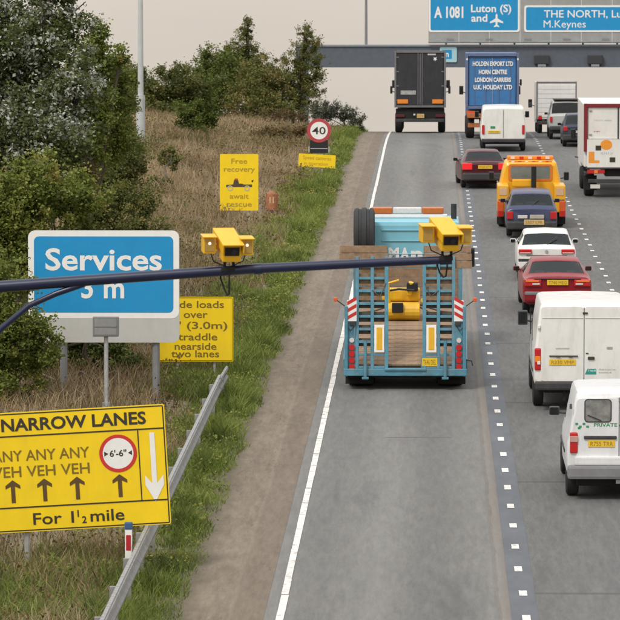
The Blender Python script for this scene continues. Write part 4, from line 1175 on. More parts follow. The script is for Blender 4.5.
# free recovery board
d = 129.0
o, k, x0 = sign_root('roadworks_sign', 'tall yellow free recovery board with a tow truck picture', 239, d)
zt, zb = rel(o, 154, d), rel(o, 210.5, d); w = 38.5 * k
post(o, -10 * k, zt - .1, M_galv(), .04, .08); post(o, 10 * k, zt - .1, M_galv(), .04, .08)
b = MB().rrect((0, 0, (zt + zb) / 2), w, zt - zb, .04, .03).build('board', M_yel(), o)
for s_, py, ww in (('Free', 163.5, 16), ('recovery', 171.5, 31), ('await', 198.5, 19), ('rescue', 206.5, 25)):
    text('lettering', s_, mat('very_faded_print', (.40, .27, .02), .6, .3, 30), b, (0, -.005, rel(o, py, d)), 5.2 * k, ww * k, bold=.012)
q = rel(o, 187, d)
tr = MB().poly([(-13 * k, q), (13 * k, q), (13 * k, q + 2.6 * k), (5 * k, q + 2.6 * k), (3 * k, q + 3.4 * k), (0, q + 3.4 * k), (-1 * k, q + 7 * k), (-5 * k, q + 7 * k), (-6 * k, q + 2.6 * k), (-13 * k, q + 2.2 * k)], -.005).build('tow_truck_picture', mat('print_dark', (.07, .05, .03), .6), b)
for xx in (-9, 8): MB().disc((xx * k, -.007, q - 1.2 * k), 2.8 * k, 16, 1.7 * k).build('wheel_picture', mat('print_pale', (.5, .45, .3), .6), b)
MB().poly([(12 * k, q + 6 * k), (14 * k, q + 4.5 * k), (14.5 * k, q + 7.5 * k)], -.005).build('hook_picture', M_blk(), b)
MB().poly([(-5 * k, q + 6.9 * k), (-1.2 * k, q + 6.9 * k), (-1.2 * k, q + 8.6 * k), (-4 * k, q + 8.6 * k)], -.0055).build('cab_picture', mat('print_red', (.4, .06, .03), .6), b)

# speed limit repeater
d = 156.0
o, k, x0 = sign_root('speed_limit_sign', 'round 40 speed limit sign with black camera plate and yellow plate below', 319, d)
zc = rel(o, 130.5, d)
post(o, -.12, zc, M_galv(), .04, .07); post(o, .12, zc, M_galv(), .04, .07)
b = MB().disc((0, 0, zc), 12 * k, 36, 0, .03).build('roundel', M_wht(), o)
MB().disc((0, -.004, zc), 12 * k, 36, 8.8 * k).build('red_ring', mat('ring_red', (.42, .05, .06), .55), b)
text('lettering', '40', M_blk(), b, (0, -.005, zc - 3.6 * k), 7.4 * k, 13.5 * k, bold=.01)
zc2 = rel(o, 146.5, d)
b2 = MB().rrect((0, .0, zc2), 18 * k, 13 * k, .03, .04).build('camera_plate', mat('plate_black', (.012, .012, .014), .5), o)
MB().rrect((0, -.004, zc2 - 2 * k), 17 * k, .6 * k, .005).build('plate_line', M_gry(), b2)
for s in (-1, 1): MB().box((s * 10 * k, .02, zc2 - 3 * k), (1.2 * k, .05, 6 * k), .006).build('bracket', M_galv(), b2)
zc3 = rel(o, 160.8, d)
b3 = MB().rrect((0, 0, 0), 37 * k, 13 * k, .02, .03).build('yellow_plate', M_yel(), o)
b3.location = (-2 * k, 0, zc3); b3.rotation_euler = (0, R(3.2), 0)
FO = mat('faded_orange_print', (.50, .30, .01), .6)
text('lettering', 'Speed cameras', FO, b3, (0, -.005, 1.2 * k), 3.6 * k, 28 * k, bold=.0)
text('lettering', 'in operation', FO, b3, (-1 * k, -.005, -4.4 * k), 3.6 * k, 24 * k, bold=.0)

# weathered orange barrel left on the verge
d = 133.0
x = X(271.5, d); k = d / FPX
o = tag(empty('traffic_drum', (x, d, gz(x, d) + .12)), 'small weathered orange drum standing in dry grass right of the tow truck board', 'drum')
ODR = mat('weathered_orange', (.36, .14, .065), .7, .4, 9, dirt=.3)
MB().tube([(0, .2, 0), (0, .2, .08), (0, .2, .5), (0, .2, .56)], .205, 18).build('body', ODR, o, smooth=True)
MB().tube([(0, .2, -.13), (0, .2, .03)], .225, 18).build('base', mat('drum_base', (.09, .05, .045), .8), o, smooth=True)
MB().tube([(0, .2, .555), (0, .2, .64)], .15, 16, .11).build('cap', ODR, o, smooth=True)
for a in (-.05, .06): MB().rrect((a, -.010, .36), .05, .22, .01).build('pale_stripe', mat('pale_stripe', (.55, .36, .24), .6, .3, 9), o)

# marker posts
def marker(px, py, d, label, red=True):
    x = X(px, d); k = d / FPX
    o = tag(empty('marker_post', (x, d, gz(x, d))), label, 'marker post', 'verge marker posts')
    h = Zp(py, d) - o.location.z
    MB().box((0, 0, h * .5 - .03), (.10, .06, h + .02), .012).build('post', M_wht(), o)
    MB().box((0, 0, h + .02), (.115, .075, .11), .02).build('cap', mat('marker_blue', (.04, .10, .22), .5), o)
    if red: MB().rrect((0, -.034, h - .22), .07, .22, .01, .006).build('reflector', mat('reflector_red', (.45, .02, .03), .3), o)
    return o
marker(127.5, 529, 56.6, 'white marker post with red reflector and blue cap below the yellow board')
marker(224, 393, 79.5, 'plain white marker post with blue cap past the barrier end', False)
marker(339.5, 137, 184, 'tiny white marker post on the verge right of the 40 sign', False)

# ------------------------------------------------------------------ crash barrier
bx_, b0, b1_ = -4.16, 36.0, 79.0
o = tag(empty('crash_barrier', (bx_, b1_, zr(b1_))), 'grey corrugated steel crash barrier along the near verge', 'barrier')
prof = [(a, b - .07) for a, b in [(0.0, .76), (.035, .745), (.045, .70), (.012, .66), (.0, .635), (.0, .60), (.012, .575), (.045, .54), (.035, .49), (.0, .475), (-.006, .475), (-.006, .76)]]
vs = []; fs = []
stn = [b0 + i * 3.2 for i in range(15)]
for d in stn + [b1_ - .9, b1_]:
    dz = 0 if d < b1_ - .5 else -.06
    for a, b in prof: vs.append((a, d - b1_, zr(d) - zr(b1_) + b + dz))
K = len(prof)
for i in range(len(stn) + 1):
    for q in range(K): fs.append((i * K + q, i * K + (q + 1) % K, (i + 1) * K + (q + 1) % K, (i + 1) * K + q))
fs.append(tuple(range(K))[::-1]); fs.append(tuple(range((len(stn) + 1) * K, (len(stn) + 2) * K)))
RUST = mat('barrier_steel', (.27, .27, .265), .6, .3, 5, metal=.2, dirt=.55)
rl = MB().add(vs, fs).build('rail', RUST, o)
pb = MB().box((0, 0, 0), (.11, .06, .84), .008).build('post', RUST, o)
for i, d in enumerate(np.arange(b0 + .3, b1_, 2.4)):
    q = pb if i == 0 else link(pb.copy(), o)
    q.location = (-.085, d - b1_, zr(d) - zr(b1_) + .25)
tp = MB().box((0, 0, 0), (.055, .775, .010), .002).build('top_plate', mat('plate_steel', (.30, .30, .295), .6, .5, 11, metal=.2, dirt=.5), o)
for i, d in enumerate(np.arange(b0 + .5, b1_ - .4, .8)):
    q = tp if i == 0 else link(tp.copy(), o)
    q.location = (-.012, d - b1_, zr(d) - zr(b1_) + .698); q.rotation_euler = (math.atan(SLOPE), 0, 0)

# ------------------------------------------------------------------ speed cameras on a blue arm
dA = 46.0
NB = mat('mast_blue', (0.004, 0.010, 0.045), 0.33, 0.12, 4, coat=.15, dirt=.03)
xp = -6.3
base = Vector((xp, dA, gz(xp, dA)))
o = tag(empty('camera_mast', base), 'dark blue pole arm reaching over the left lane', 'mast')
def ap(px, py): return Vector((X(px, dA), dA, Zp(py, dA))) - base
pa = [Vector((0, 0, Zp(294.5, dA) - base.z)), ap(0, 287), ap(130, 277.5), ap(260, 268.5), ap(380, 262.5), ap(450, 259.5)]
MB().tube(pa, .073, 16, .046).build('arm', NB, o, smooth=True)
MB().tube([ap(440, 260), ap(452, 259.4)], .056, 16).build('arm_collar', NB, o, smooth=True)
MB().tube([ap(254, 269.2), ap(262, 268.6)], .066, 16).build('arm_joint', NB, o, smooth=True)
MB().tube([ap(84, 284), ap(55, 294), ap(28, 306), ap(0, 329), ap(-30, 362), ap(-70, 425), ap(-106, 500), (0, 0, Zp(530, dA) - base.z)], .036, 12).build('strut', NB, o, smooth=True)
MB().tube([(0, 0, -.2), (0, 0, Zp(285, dA) - base.z)], .13, 18, .09).build('post', NB, o, smooth=True)
MB().box((0, 0, .02), (.45, .45, .05), .01).build('base_plate', M_galv(), o)
CYL = mat('camera_yellow', (0.80, 0.45, 0.006), 0.42, 0.06, 6, dirt=.10)
def speed_cam(px, py_arm, label, lit, cable):
    r0 = .052
    org = Vector((X(px, dA), dA, Zp(py_arm, dA) + r0))
    c = tag(empty('speed_camera', org), label, 'speed camera', 'speed cameras on the blue arm')
    MB().box((0, 0, -.03), (.16, .15, .05), .01).build('clamp', M_under(), c)
    for xx in (-.04, .06): MB().box((xx, 0, .06), (.03, .05, .15), .006).build('bracket', M_under(), c)
    rot = RZ(14) @ RX(16)
    roti = RZ(10) @ RX(6)
    bodyc = Vector((-.01, 0.05, .235))
    def bp(v): return bodyc + rot @ Vector(v)
    b = MB().box(bodyc, (.215, .56, .215), .012, rot).build('body', CYL, c)
    # sun hood: roof sheet longer than the body
    MB().box(bp((0, -.03, .118)), (.25, .66, .014), .004, rot).build('hood', CYL, b)
    for s in (-1, 1): MB().box(bp((s * .120, -.03, .07)), (.012, .66, .10), .004, rot).build('hood_side', CYL, b)
    MB().box(bp((0, -.284, .02)), (.17, .012, .10), .003, rot).build('window', mat('camera_window', (.012, .007, .006), .15), b)
    MB().tube([bp((0.02, -.286, .02)), bp((0.02, -.300, .02))], .032, 14).build('lens', mat('lens_glass', (.03, .02, .03), .05), b)
    for s, yy, zz in ((-1, -.02, .255), (1, .0, .235)):
        ic = Vector((s * .215 - .01, yy, zz))
        i = MB().box(ic, (.145, .22, .19), .012, roti).build('illuminator', CYL, c)
        MB().box(ic + roti @ Vector((0, -.02, .102)), (.165, .28, .012), .004, roti).build('hood', CYL, i)
        fc = ic + roti @ Vector((0, -.112, .0))
        MB().box(fc, (.115, .01, .14), .003, roti).build('window', mat('illuminator_glass', (.42, .27, .06), .2, .1, 12, coat=.5), i)
        if lit: MB().tube([ic + roti @ Vector((.0, -.114, .025)), ic + roti @ Vector((.0, -.122, .025))], .017, 14).build('lamp', mat('lamp_glow', (.8, .6, .5), .3, emit=(1, .72, .60, 1.0)), i)
        MB().box((ic + Vector((-s * .09, .03, -.03))), (.09, .05, .05), .006).build('link', CYL, i)
    cb = [Vector(q) for q in cable]
    MB().tube(cb, .011, 7).build('cable', M_under(), c)
    for s in (-1, 1): MB().tube([(s * .20, .02, .15), (s * .17, .0, .06), (s * .08, -.02, .02), (s * .02, 0, .0)], .007, 6).build('cable', M_under(), c)
    return c
speed_cam(228, 271, 'yellow speed camera with lit lamps near the middle of the blue arm', True,
          [(-.10, .06, -.02), (-.09, .07, -.14), (-.05, .06, -.26), (-.01, .04, -.335), (.01, .0, -.32), (.015, -.06, -.16), (.015, -.055, .0)])
speed_cam(446, 260, 'yellow speed camera at the tip of the blue arm', False,
          [(-.10, .06, -.02), (-.10, .07, -.12), (-.07, .06, -.20), (-.03, .04, -.25), (.0, .0, -.235), (.015, -.06, -.12), (.015, -.055, .0)])

# ------------------------------------------------------------------ sign gantry beyond the crest
dG = 270.0
k = dG / FPX
xl, xr = X(296, dG), 17.0
o = tag(empty('sign_gantry', (0, dG, zr(dG))), 'grey steel gantry spanning the road beyond the crest', 'gantry')
def gzz(py): return Zp(py, dG) - zr(dG)
GB = mat('gantry_steel', (.085, .105, .135), .55, .12, 3, dirt=.1)
GL = mat('gantry_edge', (.22, .25, .29), .55, .1, 3)
z0, z1 = gzz(66), gzz(47)
MB().box(((xl + xr) / 2, 0, (z0 + z1) / 2), (xr - xl, .7, z1 - z0), .02).build('beam', GB, o)
MB().box(((xl + xr) / 2, -.02, z1 + .07), (xr - xl + .05, .85, .14), .02).build('beam_flange', GL, o)
MB().box(((xl + xr) / 2, -.02, z0 - .05), (xr - xl + .05, .80, .10), .02).build('beam_flange', GB, o)
for xx in (xl + .5, xr - .5): MB().box((xx, 0, z0 / 2 - .2), (.7, .6, z0 + .1), .03).build('leg', GB, o)
bp0, bp1 = X(428, dG), X(672, dG)
bkz0, bkz1 = gzz(43.5), gzz(-5)
for i in range(8):
    xw = (bp1 - bp0) / 8
    MB().box((bp0 + xw * (i + .5), -.10, (bkz0 + bkz1) / 2), (xw - .03, .06, bkz1 - bkz0), .01).build('back_panel', mat('gantry_panel', (.30, .305, .30), .6, .1, 2, dirt=.15), o)
for i in range(7): MB().box((bp0 + 1.2 + i * 2.3, .08, (bkz0 + bkz1) / 2), (.12, .22, bkz1 - bkz0 + .2), .01).build('upright', GL, o)
MB().box(((bp0 + bp1) / 2, -.42, bkz0 + .06), (bp1 - bp0, .60, .08), .01).build('walkway', GL, o)
for i in range(6): MB().box((bp0 + 1.5 + i * 2.6, -.44, bkz0 + .25), (.5, .12, .14), .02).build('sign_light', mat('lamp_housing', (.20, .20, .20), .5), o)
for px in (541, 594): # control boxes slung under the walkway, before the beam
    xx = X(px, dG)
    MB().box((xx, -.55, gzz(60)), (1.0, .35, .62), .05).build('equipment_box', mat('box_dark', (.03, .033, .04), .6), o)
    MB().box((xx, -.60, gzz(66)), (.55, .30, .16), .03).build('bracket', GL, o)
MB().tube([(X(366, dG), .1, z1), (X(366, dG), .1, z1 + 6.5)], .10, 10, .07).build('mast', mat('mast_grey', (.20, .21, .22), .5), o)
def gantry_sign(pa, pb, ya, yb, label):
    g = tag(empty('direction_sign', (X((pa + pb) / 2, dG), dG - .16, zr(dG) + gzz(yb))), label, 'sign', 'blue direction signs on the gantry')
    w, h = (pb - pa) * k, (yb - ya) * k
    b = MB().rrect((0, 0, h / 2), w, h, .16, .03).build('board', M_wht(), g)
    MB().rrect((0, -.005, h / 2), w - .24, h - .24, .12, .003).build('blue_panel', M_blu(), b)
    return g, b
g, b = gantry_sign(428.5, 519, -3, 32.5, 'blue gantry sign A 1081 with aeroplane symbol')
def gp(px, py, pc, yb): return ((px - pc) * k, -.010, (yb - py) * k)
pc, yb = 473.75, 32.5
text('lettering', 'A 1081', M_wht(), b, gp(449.5, 18, pc, yb), 11 * k, 29 * k, bold=.03)
text('lettering', 'Luton (S)', M_wht(), b, gp(490.5, 12.5, pc, yb), 7.5 * k, 40 * k, bold=.02)
text('lettering', 'and', M_wht(), b, gp(479, 22, pc, yb), 7.5 * k, 16 * k, bold=.02)
cx, _, cz = gp(496, 21, pc, yb)
u = k
pl = [(0, 7), (.9, 5.5), (1, 2), (6.5, -1.2), (6.5, -2.8), (1, -1.3), (.8, -4.2), (2.6, -5.6), (2.6, -6.6), (0, -5.9)]
MB().poly([(cx + a * u, cz + c_ * u) for a, c_ in pl][::-1] + [(cx - a * u, cz + c_ * u) for a, c_ in pl[1:-1]], -.010).build('aeroplane_symbol', M_wht(), b)
g, b = gantry_sign(523.5, 664, 6, 32.5, 'wide blue gantry sign reading THE NORTH')
pc = 593.75
text('lettering', 'THE NORTH, Luton', M_wht(), b, (gp(543, 18, pc, yb)[0], -.010, gp(543, 18, pc, yb)[2]), 7.5 * k, 92 * k, 'LEFT', bold=.008)
text('lettering', 'M.Keynes', M_wht(), b, (gp(542, 28, pc, yb)[0], -.010, gp(542, 28, pc, yb)[2]), 7.5 * k, 42 * k, 'LEFT', bold=.0)
g = tag(empty('marker_sign', (X(448, dG), dG - .42, zr(dG) + gzz(62.5))), 'small blue and pale marker sign on the gantry beam beside the black lorry', 'sign')
b = MB().rrect((0, 0, 7.5 * k), 17 * k, 15 * k, .1, .04).build('board', mat('pale_blue', (.35, .58, .66), .5, .05), g)
MB().rrect((-1.5 * k, -.005, 7.8 * k), 10 * k, 9 * k, .06, .003).build('blue_panel', M_blu(), b)
text('lettering', 'n', M_wht(), b, (-1.2 * k, -.010, 5.3 * k), 6 * k, bold=.02)

# ------------------------------------------------------------------ lamp column, bare fence
d = 168.0
x = X(140.5, d)
o = tag(empty('lamp_post', (x, d, gz(x, d))), 'tall pale grey lamp column rising behind the dry grass bank', 'lamp post')
LG = mat('lamp_grey', (.46, .49, .50), .45, .08, 4)
zb = Zp(113, d) - o.location.z
MB().tube([(0, 0, -.2), (0, 0, zb + .75)], .19, 14).build('base', LG, o, smooth=True)
MB().tube([(0, 0, zb + .70), (0, 0, zb + 11.5)], .125, 12, .07).build('column', LG, o, smooth=True)
MB().tube([(0, 0, zb + 11.4), (.5, 0, zb + 11.8), (1.6, 0, zb + 11.95)], .05, 10).build('bracket_arm', LG, o, smooth=True)
MB().box((2.0, 0, zb + 11.95), (.9, .28, .16), .05).build('lantern', LG, o)
MB().box((.0, -.19, zb + .35), (.20, .03, .55), .01).build('access_door', mat('door_grey', (.40, .42, .42), .5), o)

d = 80.4
x = X(82, d)
o = tag(empty('post_fence', (x, d, gz(x, d))), 'short weathered rail fence under the services sign', 'fence')
FW = mat('weathered_wood', (.20, .165, .12), .9, .3, 9)
zt = Zp(372, d) - o.location.z
kk = d / FPX
for px in (80, 114, 40): MB().tube([((px - 82) * kk, 0, -.1), ((px - 82) * kk + .01, 0, zt)], .035, 7).build('post', FW, o)
MB().tube([(-42 * kk, -.04, zt - .05), (-25 * kk, -.04, zt - .20), (-2 * kk, -.04, zt + .0)], .022, 7).build('rail', FW, o)
MB().tube([(-2 * kk, -.04, zt + .0), (10 * kk, -.04, zt - .16), (20 * kk, -.04, zt - .14), (32 * kk, -.04, zt + .02)], .022, 7).build('rail', FW, o)

# ------------------------------------------------------------------ vegetation
RNG = np.random.default_rng(7)
def leaf_mat(name, stops, trans=0.30):
    m = bpy.data.materials.new(name); m.use_nodes = True
    t = m.node_tree; t.nodes.clear()
    out = t.nodes.new('ShaderNodeOutputMaterial')
    at = t.nodes.new('ShaderNodeAttribute'); at.attribute_name = 'tint'
    c = ramp(t, at.outputs['Fac'], stops)
    df = t.nodes.new('ShaderNodeBsdfPrincipled'); df.inputs['Roughness'].default_value = 0.6; df.inputs['Specular IOR Level'].default_value = 0.25
    tr = t.nodes.new('ShaderNodeBsdfTranslucent')
    mx = t.nodes.new('ShaderNodeMixShader'); mx.inputs[0].default_value = trans
    t.links.new(c, df.inputs['Base Color']); t.links.new(c, tr.inputs[0])
    t.links.new(df.outputs[0], mx.inputs[1]); t.links.new(tr.outputs[0], mx.inputs[2]); t.links.new(mx.outputs[0], out.inputs[0])
    return m
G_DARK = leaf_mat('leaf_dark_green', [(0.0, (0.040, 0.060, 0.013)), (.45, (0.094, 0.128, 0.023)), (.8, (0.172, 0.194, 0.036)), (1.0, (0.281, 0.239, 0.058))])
G_MID = leaf_mat('leaf_mid_green', [(0.0, (0.069, 0.095, 0.020)), (.5, (0.160, 0.198, 0.039)), (.85, (0.259, 0.278, 0.061)), (1.0, (0.351, 0.293, 0.085))])
G_SILV = leaf_mat('leaf_silver', [(0.0, (.045, .065, .018)), (.42, (.10, .13, .036)), (.60, (.15, .17, .07)), (.64, (.30, .32, .26)), (1.0, (.60, .61, .57))])
G_OLIVE = leaf_mat('leaf_olive', [(0.0, (0.057, 0.070, 0.020)), (.5, (0.128, 0.144, 0.039)), (.8, (0.208, 0.199, 0.063)), (1.0, (0.319, 0.223, 0.078))])
G_RUST = leaf_mat('leaf_russet', [(0.0, (0.065, 0.046, 0.019)), (.5, (0.143, 0.098, 0.039)), (1.0, (0.234, 0.156, 0.065))])
BARK = mat('bark', (.085, .068, .05), .9, .3, 12, bump=.4)

def mesh_np(name, V, F, tint, m, parent=None, smooth=False):
    """V (n,3), F (k,s) equal-sided faces, tint per face"""
    me = bpy.data.meshes.new(name)
    k, s = F.shape
    me.vertices.add(len(V)); me.vertices.foreach_set('co', V.astype('f').ravel())
    me.loops.add(k * s); me.loops.foreach_set('vertex_index', F.astype('i').ravel())
    me.polygons.add(k); me.polygons.foreach_set('loop_start', np.arange(0, k * s, s, dtype='i'))
    me.materials.append(m); me.update(calc_edges=True)
    if tint is not None:
        a = me.attributes.new('tint', 'FLOAT', 'FACE'); a.data.foreach_set('value', np.clip(tint, 0, 1).astype('f'))
    return link(bpy.data.objects.new(name, me), parent)

def leaves(name, P, size, tint, m, parent, droop=0.0):
    n = len(P)
    a = RNG.normal(size=(n, 3)); a[:, 2] = a[:, 2] * .6 - droop; a /= np.linalg.norm(a, axis=1)[:, None]
    b = RNG.normal(size=(n, 3)); b -= a * (a * b).sum(1)[:, None]; b /= np.linalg.norm(b, axis=1)[:, None]
    c = np.cross(a, b)
    s = size[:, None]
    V = np.empty((n, 4, 3))
    V[:, 0] = P; V[:, 1] = P + a * s * .5 + b * s * .36 + c * s * .08; V[:, 2] = P + a * s; V[:, 3] = P + a * s * .5 - b * s * .36 + c * s * .08
    F = np.arange(n * 4).reshape(n, 4)
    return mesh_np(name, V.reshape(-1, 3), F, tint, m, parent)

def tree(name, label, cat, px, d, lobes, n0, size0, m, group, tbase=.4, tvar=.22, stem=.09, clump=.20, droop=0.0, silver=0.0):
    n, size = int(n0 * 1.9), size0 * .72
    x = X(px, d); g = gz(x, d)
    o = tag(empty(name, (x, d, g - .05)), label, cat, group)
    base = np.array([x, d, g - .05])
    L = []
    for (lx, ly, rx, ry, dd) in lobes:
        kk = (d + dd) / FPX
        L.append((np.array([X(lx, d + dd), d + dd, Zp(ly, d + dd)]) - base, np.array([rx * kk, max(rx, ry * .6) * kk, ry * kk])))
    vol = np.array([r[0] * r[2] * (r[1] ** .5) for _, r in L]); vol /= vol.sum()
    Ps = []; Ts = []; Ss = []
    for (c, r), v in zip(L, vol):
        k = int(n * v); nc = max(10, k // 105)
        u = RNG.normal(size=(nc, 3)); u /= np.linalg.norm(u, axis=1)[:, None]
        rad = RNG.random(nc) ** .5
        wob = 1 + .20 * np.sin(u[:, 0] * 5 + c[0] * 3) + .16 * np.sin(u[:, 2] * 7 + c[2] * 2) + RNG.normal(size=nc) * .16
        cc = c + u * r * (rad * wob)[:, None]
        ct = tbase + RNG.normal(size=nc) * tvar * .7
        idx = RNG.integers(0, nc, k)
        sg = clump * .74 * np.minimum(r.mean(), 1.6)
        P = cc[idx] + RNG.normal(size=(k, 3)) * sg * np.array([1, 1, .8]) * (0.6 + RNG.random(nc)[idx] * .8)[:, None]
        T = ct[idx] + RNG.normal(size=k) * tvar * .5
        if silver > 0:
            sc = RNG.random(nc) < silver
            T = np.minimum(T, .58)
            hit = sc[idx] & (RNG.random(k) < .62)
            T = np.where(hit, .62 + RNG.random(k) * .38, T)
        Ps.append(P); Ts.append(T); Ss.append(size * (0.6 + RNG.random(k) * .8))
    # shoots: leafy twigs that break the outline
    for (c, r), v in zip(L, vol):
        ns = int(10 + n * v / 260)
        u = RNG.normal(size=(ns, 3)); u[:, 2] = np.abs(u[:, 2]) * .9 + u[:, 2] * .2; u /= np.linalg.norm(u, axis=1)[:, None]
        for q in range(ns):
            k2 = int(RNG.integers(16, 34)); f = np.linspace(.7, RNG.uniform(1.10, 1.42), k2)[:, None]
            bend = np.array([RNG.normal() * .12, RNG.normal() * .12, RNG.normal() * .10 - droop * .25]) * r.mean()
            P = c + u[q] * r * f + bend * (f - .7) ** 2 * 2 + RNG.normal(size=(k2, 3)) * size * (.9 - .4 * (f - .7))
            Ps.append(P); tt = tbase + .10 + RNG.normal() * tvar * .6
            T = tt + RNG.normal(size=k2) * tvar * .4
            if silver > 0:
                T = np.minimum(T, .58)
                if RNG.random() < silver * 1.3: T = np.where(RNG.random(k2) < .7, .7 + RNG.random(k2) * .3, T)
            Ts.append(T); Ss.append(size * (.7 + RNG.random(k2) * .6))
    P = np.concatenate(Ps); T = np.concatenate(Ts); S = np.concatenate(Ss)
    ok = P[:, 2] > .03
    leaves('crown', P[ok], S[ok], T[ok], m, o, droop)
    tr = MB()
    top = max(L, key=lambda q: q[0][2] + q[1][2])[0]
    rr = random.Random(int(px * 13 + d))
    mid = Vector((0, 0, max(.3, top[2] * .45)))
    tr.tube([(0, 0, -.2), (rr.uniform(-.05, .05), 0, mid.z * .5), mid], stem, 8, stem * .75)
    tr.tube([mid, (mid + Vector(top)) / 2 + Vector((rr.uniform(-.2, .2), 0, .1)), Vector(top)], stem * .75, 7, stem * .25)
    for c, r in L:
        c = Vector(c)
        if c.length < .2: continue
        s0 = mid * .7
        tr.tube([s0, (s0 + c) / 2 + Vector((rr.uniform(-.15, .15), rr.uniform(-.15, .15), .12)), c], stem * .5, 6, stem * .18)
        for q in range(5):
            e = c + Vector((rr.uniform(-1, 1) * r[0], rr.uniform(-1, 1) * r[1], rr.uniform(-.4, 1) * r[2])) * .85
            tr.tube([c * .8 + s0 * .2, (c + e) / 2 + Vector((0, 0, .08)), e], stem * .22, 5, stem * .08)
    tr.build('trunk', BARK, o, smooth=True)
    return o

BK = 'trees and bushes on the left bank'
tree('silver_leaved_tree', 'tall tree with silvery white leaf undersides at the upper left', 'tree', 22, 88,
     [(30, 60, 48, 62, 0), (-20, 60, 60, 80, 0), (62, 30, 32, 36, 0), (75, 95, 34, 42, -1), (20, 140, 50, 50, -1), (58, 150, 34, 40, -2), (50, -20, 40, 30, 0), (-20, 160, 40, 50, 0)],
     30000, .115, G_SILV, BK, .40, .22, .13, .17, silver=.40)
tree('leafy_tree', 'mid green tree with upswept branches right of the silvery tree', 'tree', 88, 97,
     [(96, 70, 22, 42, 0), (112, 95, 20, 34, 1), (88, 130, 30, 40, 0), (110, 140, 24, 34, 1), (98, 38, 8, 16, 0), (120, 62, 7, 14, 0), (74, 100, 26, 40, 0)],
     17000, .105, G_MID, BK, .45, .22, .10, .17)
tree('broad_bush', 'dark green bush below the silvery tree at the left edge', 'bush', 22, 82,
     [(5, 205, 45, 40, 0), (42, 195, 34, 34, 0), (75, 205, 30, 34, 1), (-15, 250, 50, 50, 0), (20, 240, 26, 30, 0)],
     20000, .095, G_MID, BK, .52, .26, .09, .17)
tree('broad_bush', 'dark bush overlapping the left edge of the services sign', 'bush', -5, 77.5,
     [(-6, 300, 30, 48, 0), (10, 345, 34, 36, 0), (-25, 350, 40, 55, 0), (32, 330, 22, 22, -.3), (22, 290, 12, 16, -.4), (38, 360, 22, 26, 0), (5, 395, 34, 26, 0)],
     17000, .085, G_MID, BK, .42, .26, .07, .17)
tree('shaded_bush', 'bush tinted very dark for shade behind the services sign', 'bush', 85, 83,
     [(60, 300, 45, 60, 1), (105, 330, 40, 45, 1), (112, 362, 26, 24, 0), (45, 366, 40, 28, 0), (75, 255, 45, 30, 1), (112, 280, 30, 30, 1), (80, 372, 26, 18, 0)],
     15000, .09, G_DARK, BK, .18, .16, .07, .17)  # low tint base: the shade is put into the leaf colour
tree('round_bush', 'olive bush between the services sign and the lamp column', 'bush', 118, 112,
     [(110, 185, 34, 34, 0), (138, 205, 22, 24, -1), (95, 215, 30, 28, -1), (128, 160, 22, 26, 0), (140, 228, 24, 16, -2)],
     16000, .095, G_OLIVE, BK, .45, .22, .08, .17)
tree('round_bush', 'mid green bush left of the lamp column', 'bush', 118, 135,
     [(112, 112, 22, 28, 0), (122, 100, 14, 20, 0), (105, 140, 24, 26, 0), (122, 140, 16, 20, 0)],
     9000, .10, G_OLIVE, BK, .40, .2, .08, .17)
tree('russet_bush', 'reddish brown bush under the silvery tree', 'bush', 60, 90,
     [(45, 172, 26, 24, -3), (72, 180, 24, 22, -3), (30, 195, 22, 16, -4), (60, 205, 20, 16, -4)], 6500, .09, G_RUST, BK, .4, .25, .05, .2)
# line of bushes along the skyline
tree('skyline_bush', 'green bush directly left of the lamp column', 'bush', 118, 204,
     [(116, 92, 20, 26, 0), (131, 88, 15, 22, 0), (104, 80, 18, 26, 2), (134, 106, 14, 18, -2), (120, 116, 20, 16, -2), (124, 72, 10, 12, 0), (140, 92, 13, 20, 1), (146, 104, 14, 16, 1), (138, 78, 8, 10, 1)], 10500, .14, G_OLIVE, 'bushes along the skyline behind the dry grass', .45, .22, .09, .17)
FB = 'bushes along the skyline behind the dry grass'
tree('skyline_bush', 'green bush directly right of the lamp column', 'bush', 165, 206,
     [(165, 95, 24, 26, 0), (148, 95, 16, 22, 3), (185, 88, 20, 22, 0), (160, 118, 26, 18, -2), (176, 80, 14, 14, 0)], 9500, .15, G_OLIVE, FB, .42, .2, .09, .17)
tree('skyline_bush', 'spreading green bush in the middle of the skyline', 'bush', 205, 210,
     [(198, 78, 20, 22, 0), (216, 66, 18, 20, 0), (205, 100, 30, 26, -2), (188, 110, 20, 22, -2), (230, 85, 22, 30, 0), (208, 56, 8, 10, 0)], 13000, .15, G_MID, FB, .25, .18, .10, .17)
tree('skyline_tree', 'slim birch with a pointed top left of the gantry', 'tree', 246, 212,
     [(243, 50, 13, 18, 0), (234, 62, 16, 18, 0), (247, 36, 8, 14, 0), (256, 60, 10, 16, 0), (249, 78, 18, 22, 0), (232, 80, 16, 22, 0), (248, 24, 3, 8, 0)], 9500, .12, G_OLIVE, FB, .5, .2, .09, .14, droop=.3)
tree('skyline_bush', 'brownish green bush between the two slim birches', 'bush', 258, 208,
     [(258, 84, 20, 24, 0), (272, 90, 20, 26, 0), (250, 106, 26, 22, -2), (270, 112, 20, 18, -2), (264, 68, 10, 12, 0)], 9500, .15, G_OLIVE, FB, .58, .26, .08, .17)
tree('skyline_tree', 'leaning birch in front of the left end of the gantry', 'tree', 300, 214,
     [(300, 64, 15, 22, 0), (307, 46, 12, 15, 0), (292, 84, 18, 22, 0), (310, 84, 15, 28, 0), (305, 34, 8, 10, 0), (283, 74, 11, 16, 0), (300, 106, 22, 20, 0), (317, 60, 7, 20, 0), (284, 100, 16, 20, 0)], 11000, .12, G_OLIVE, FB, .55, .2, .09, .14, droop=.4)
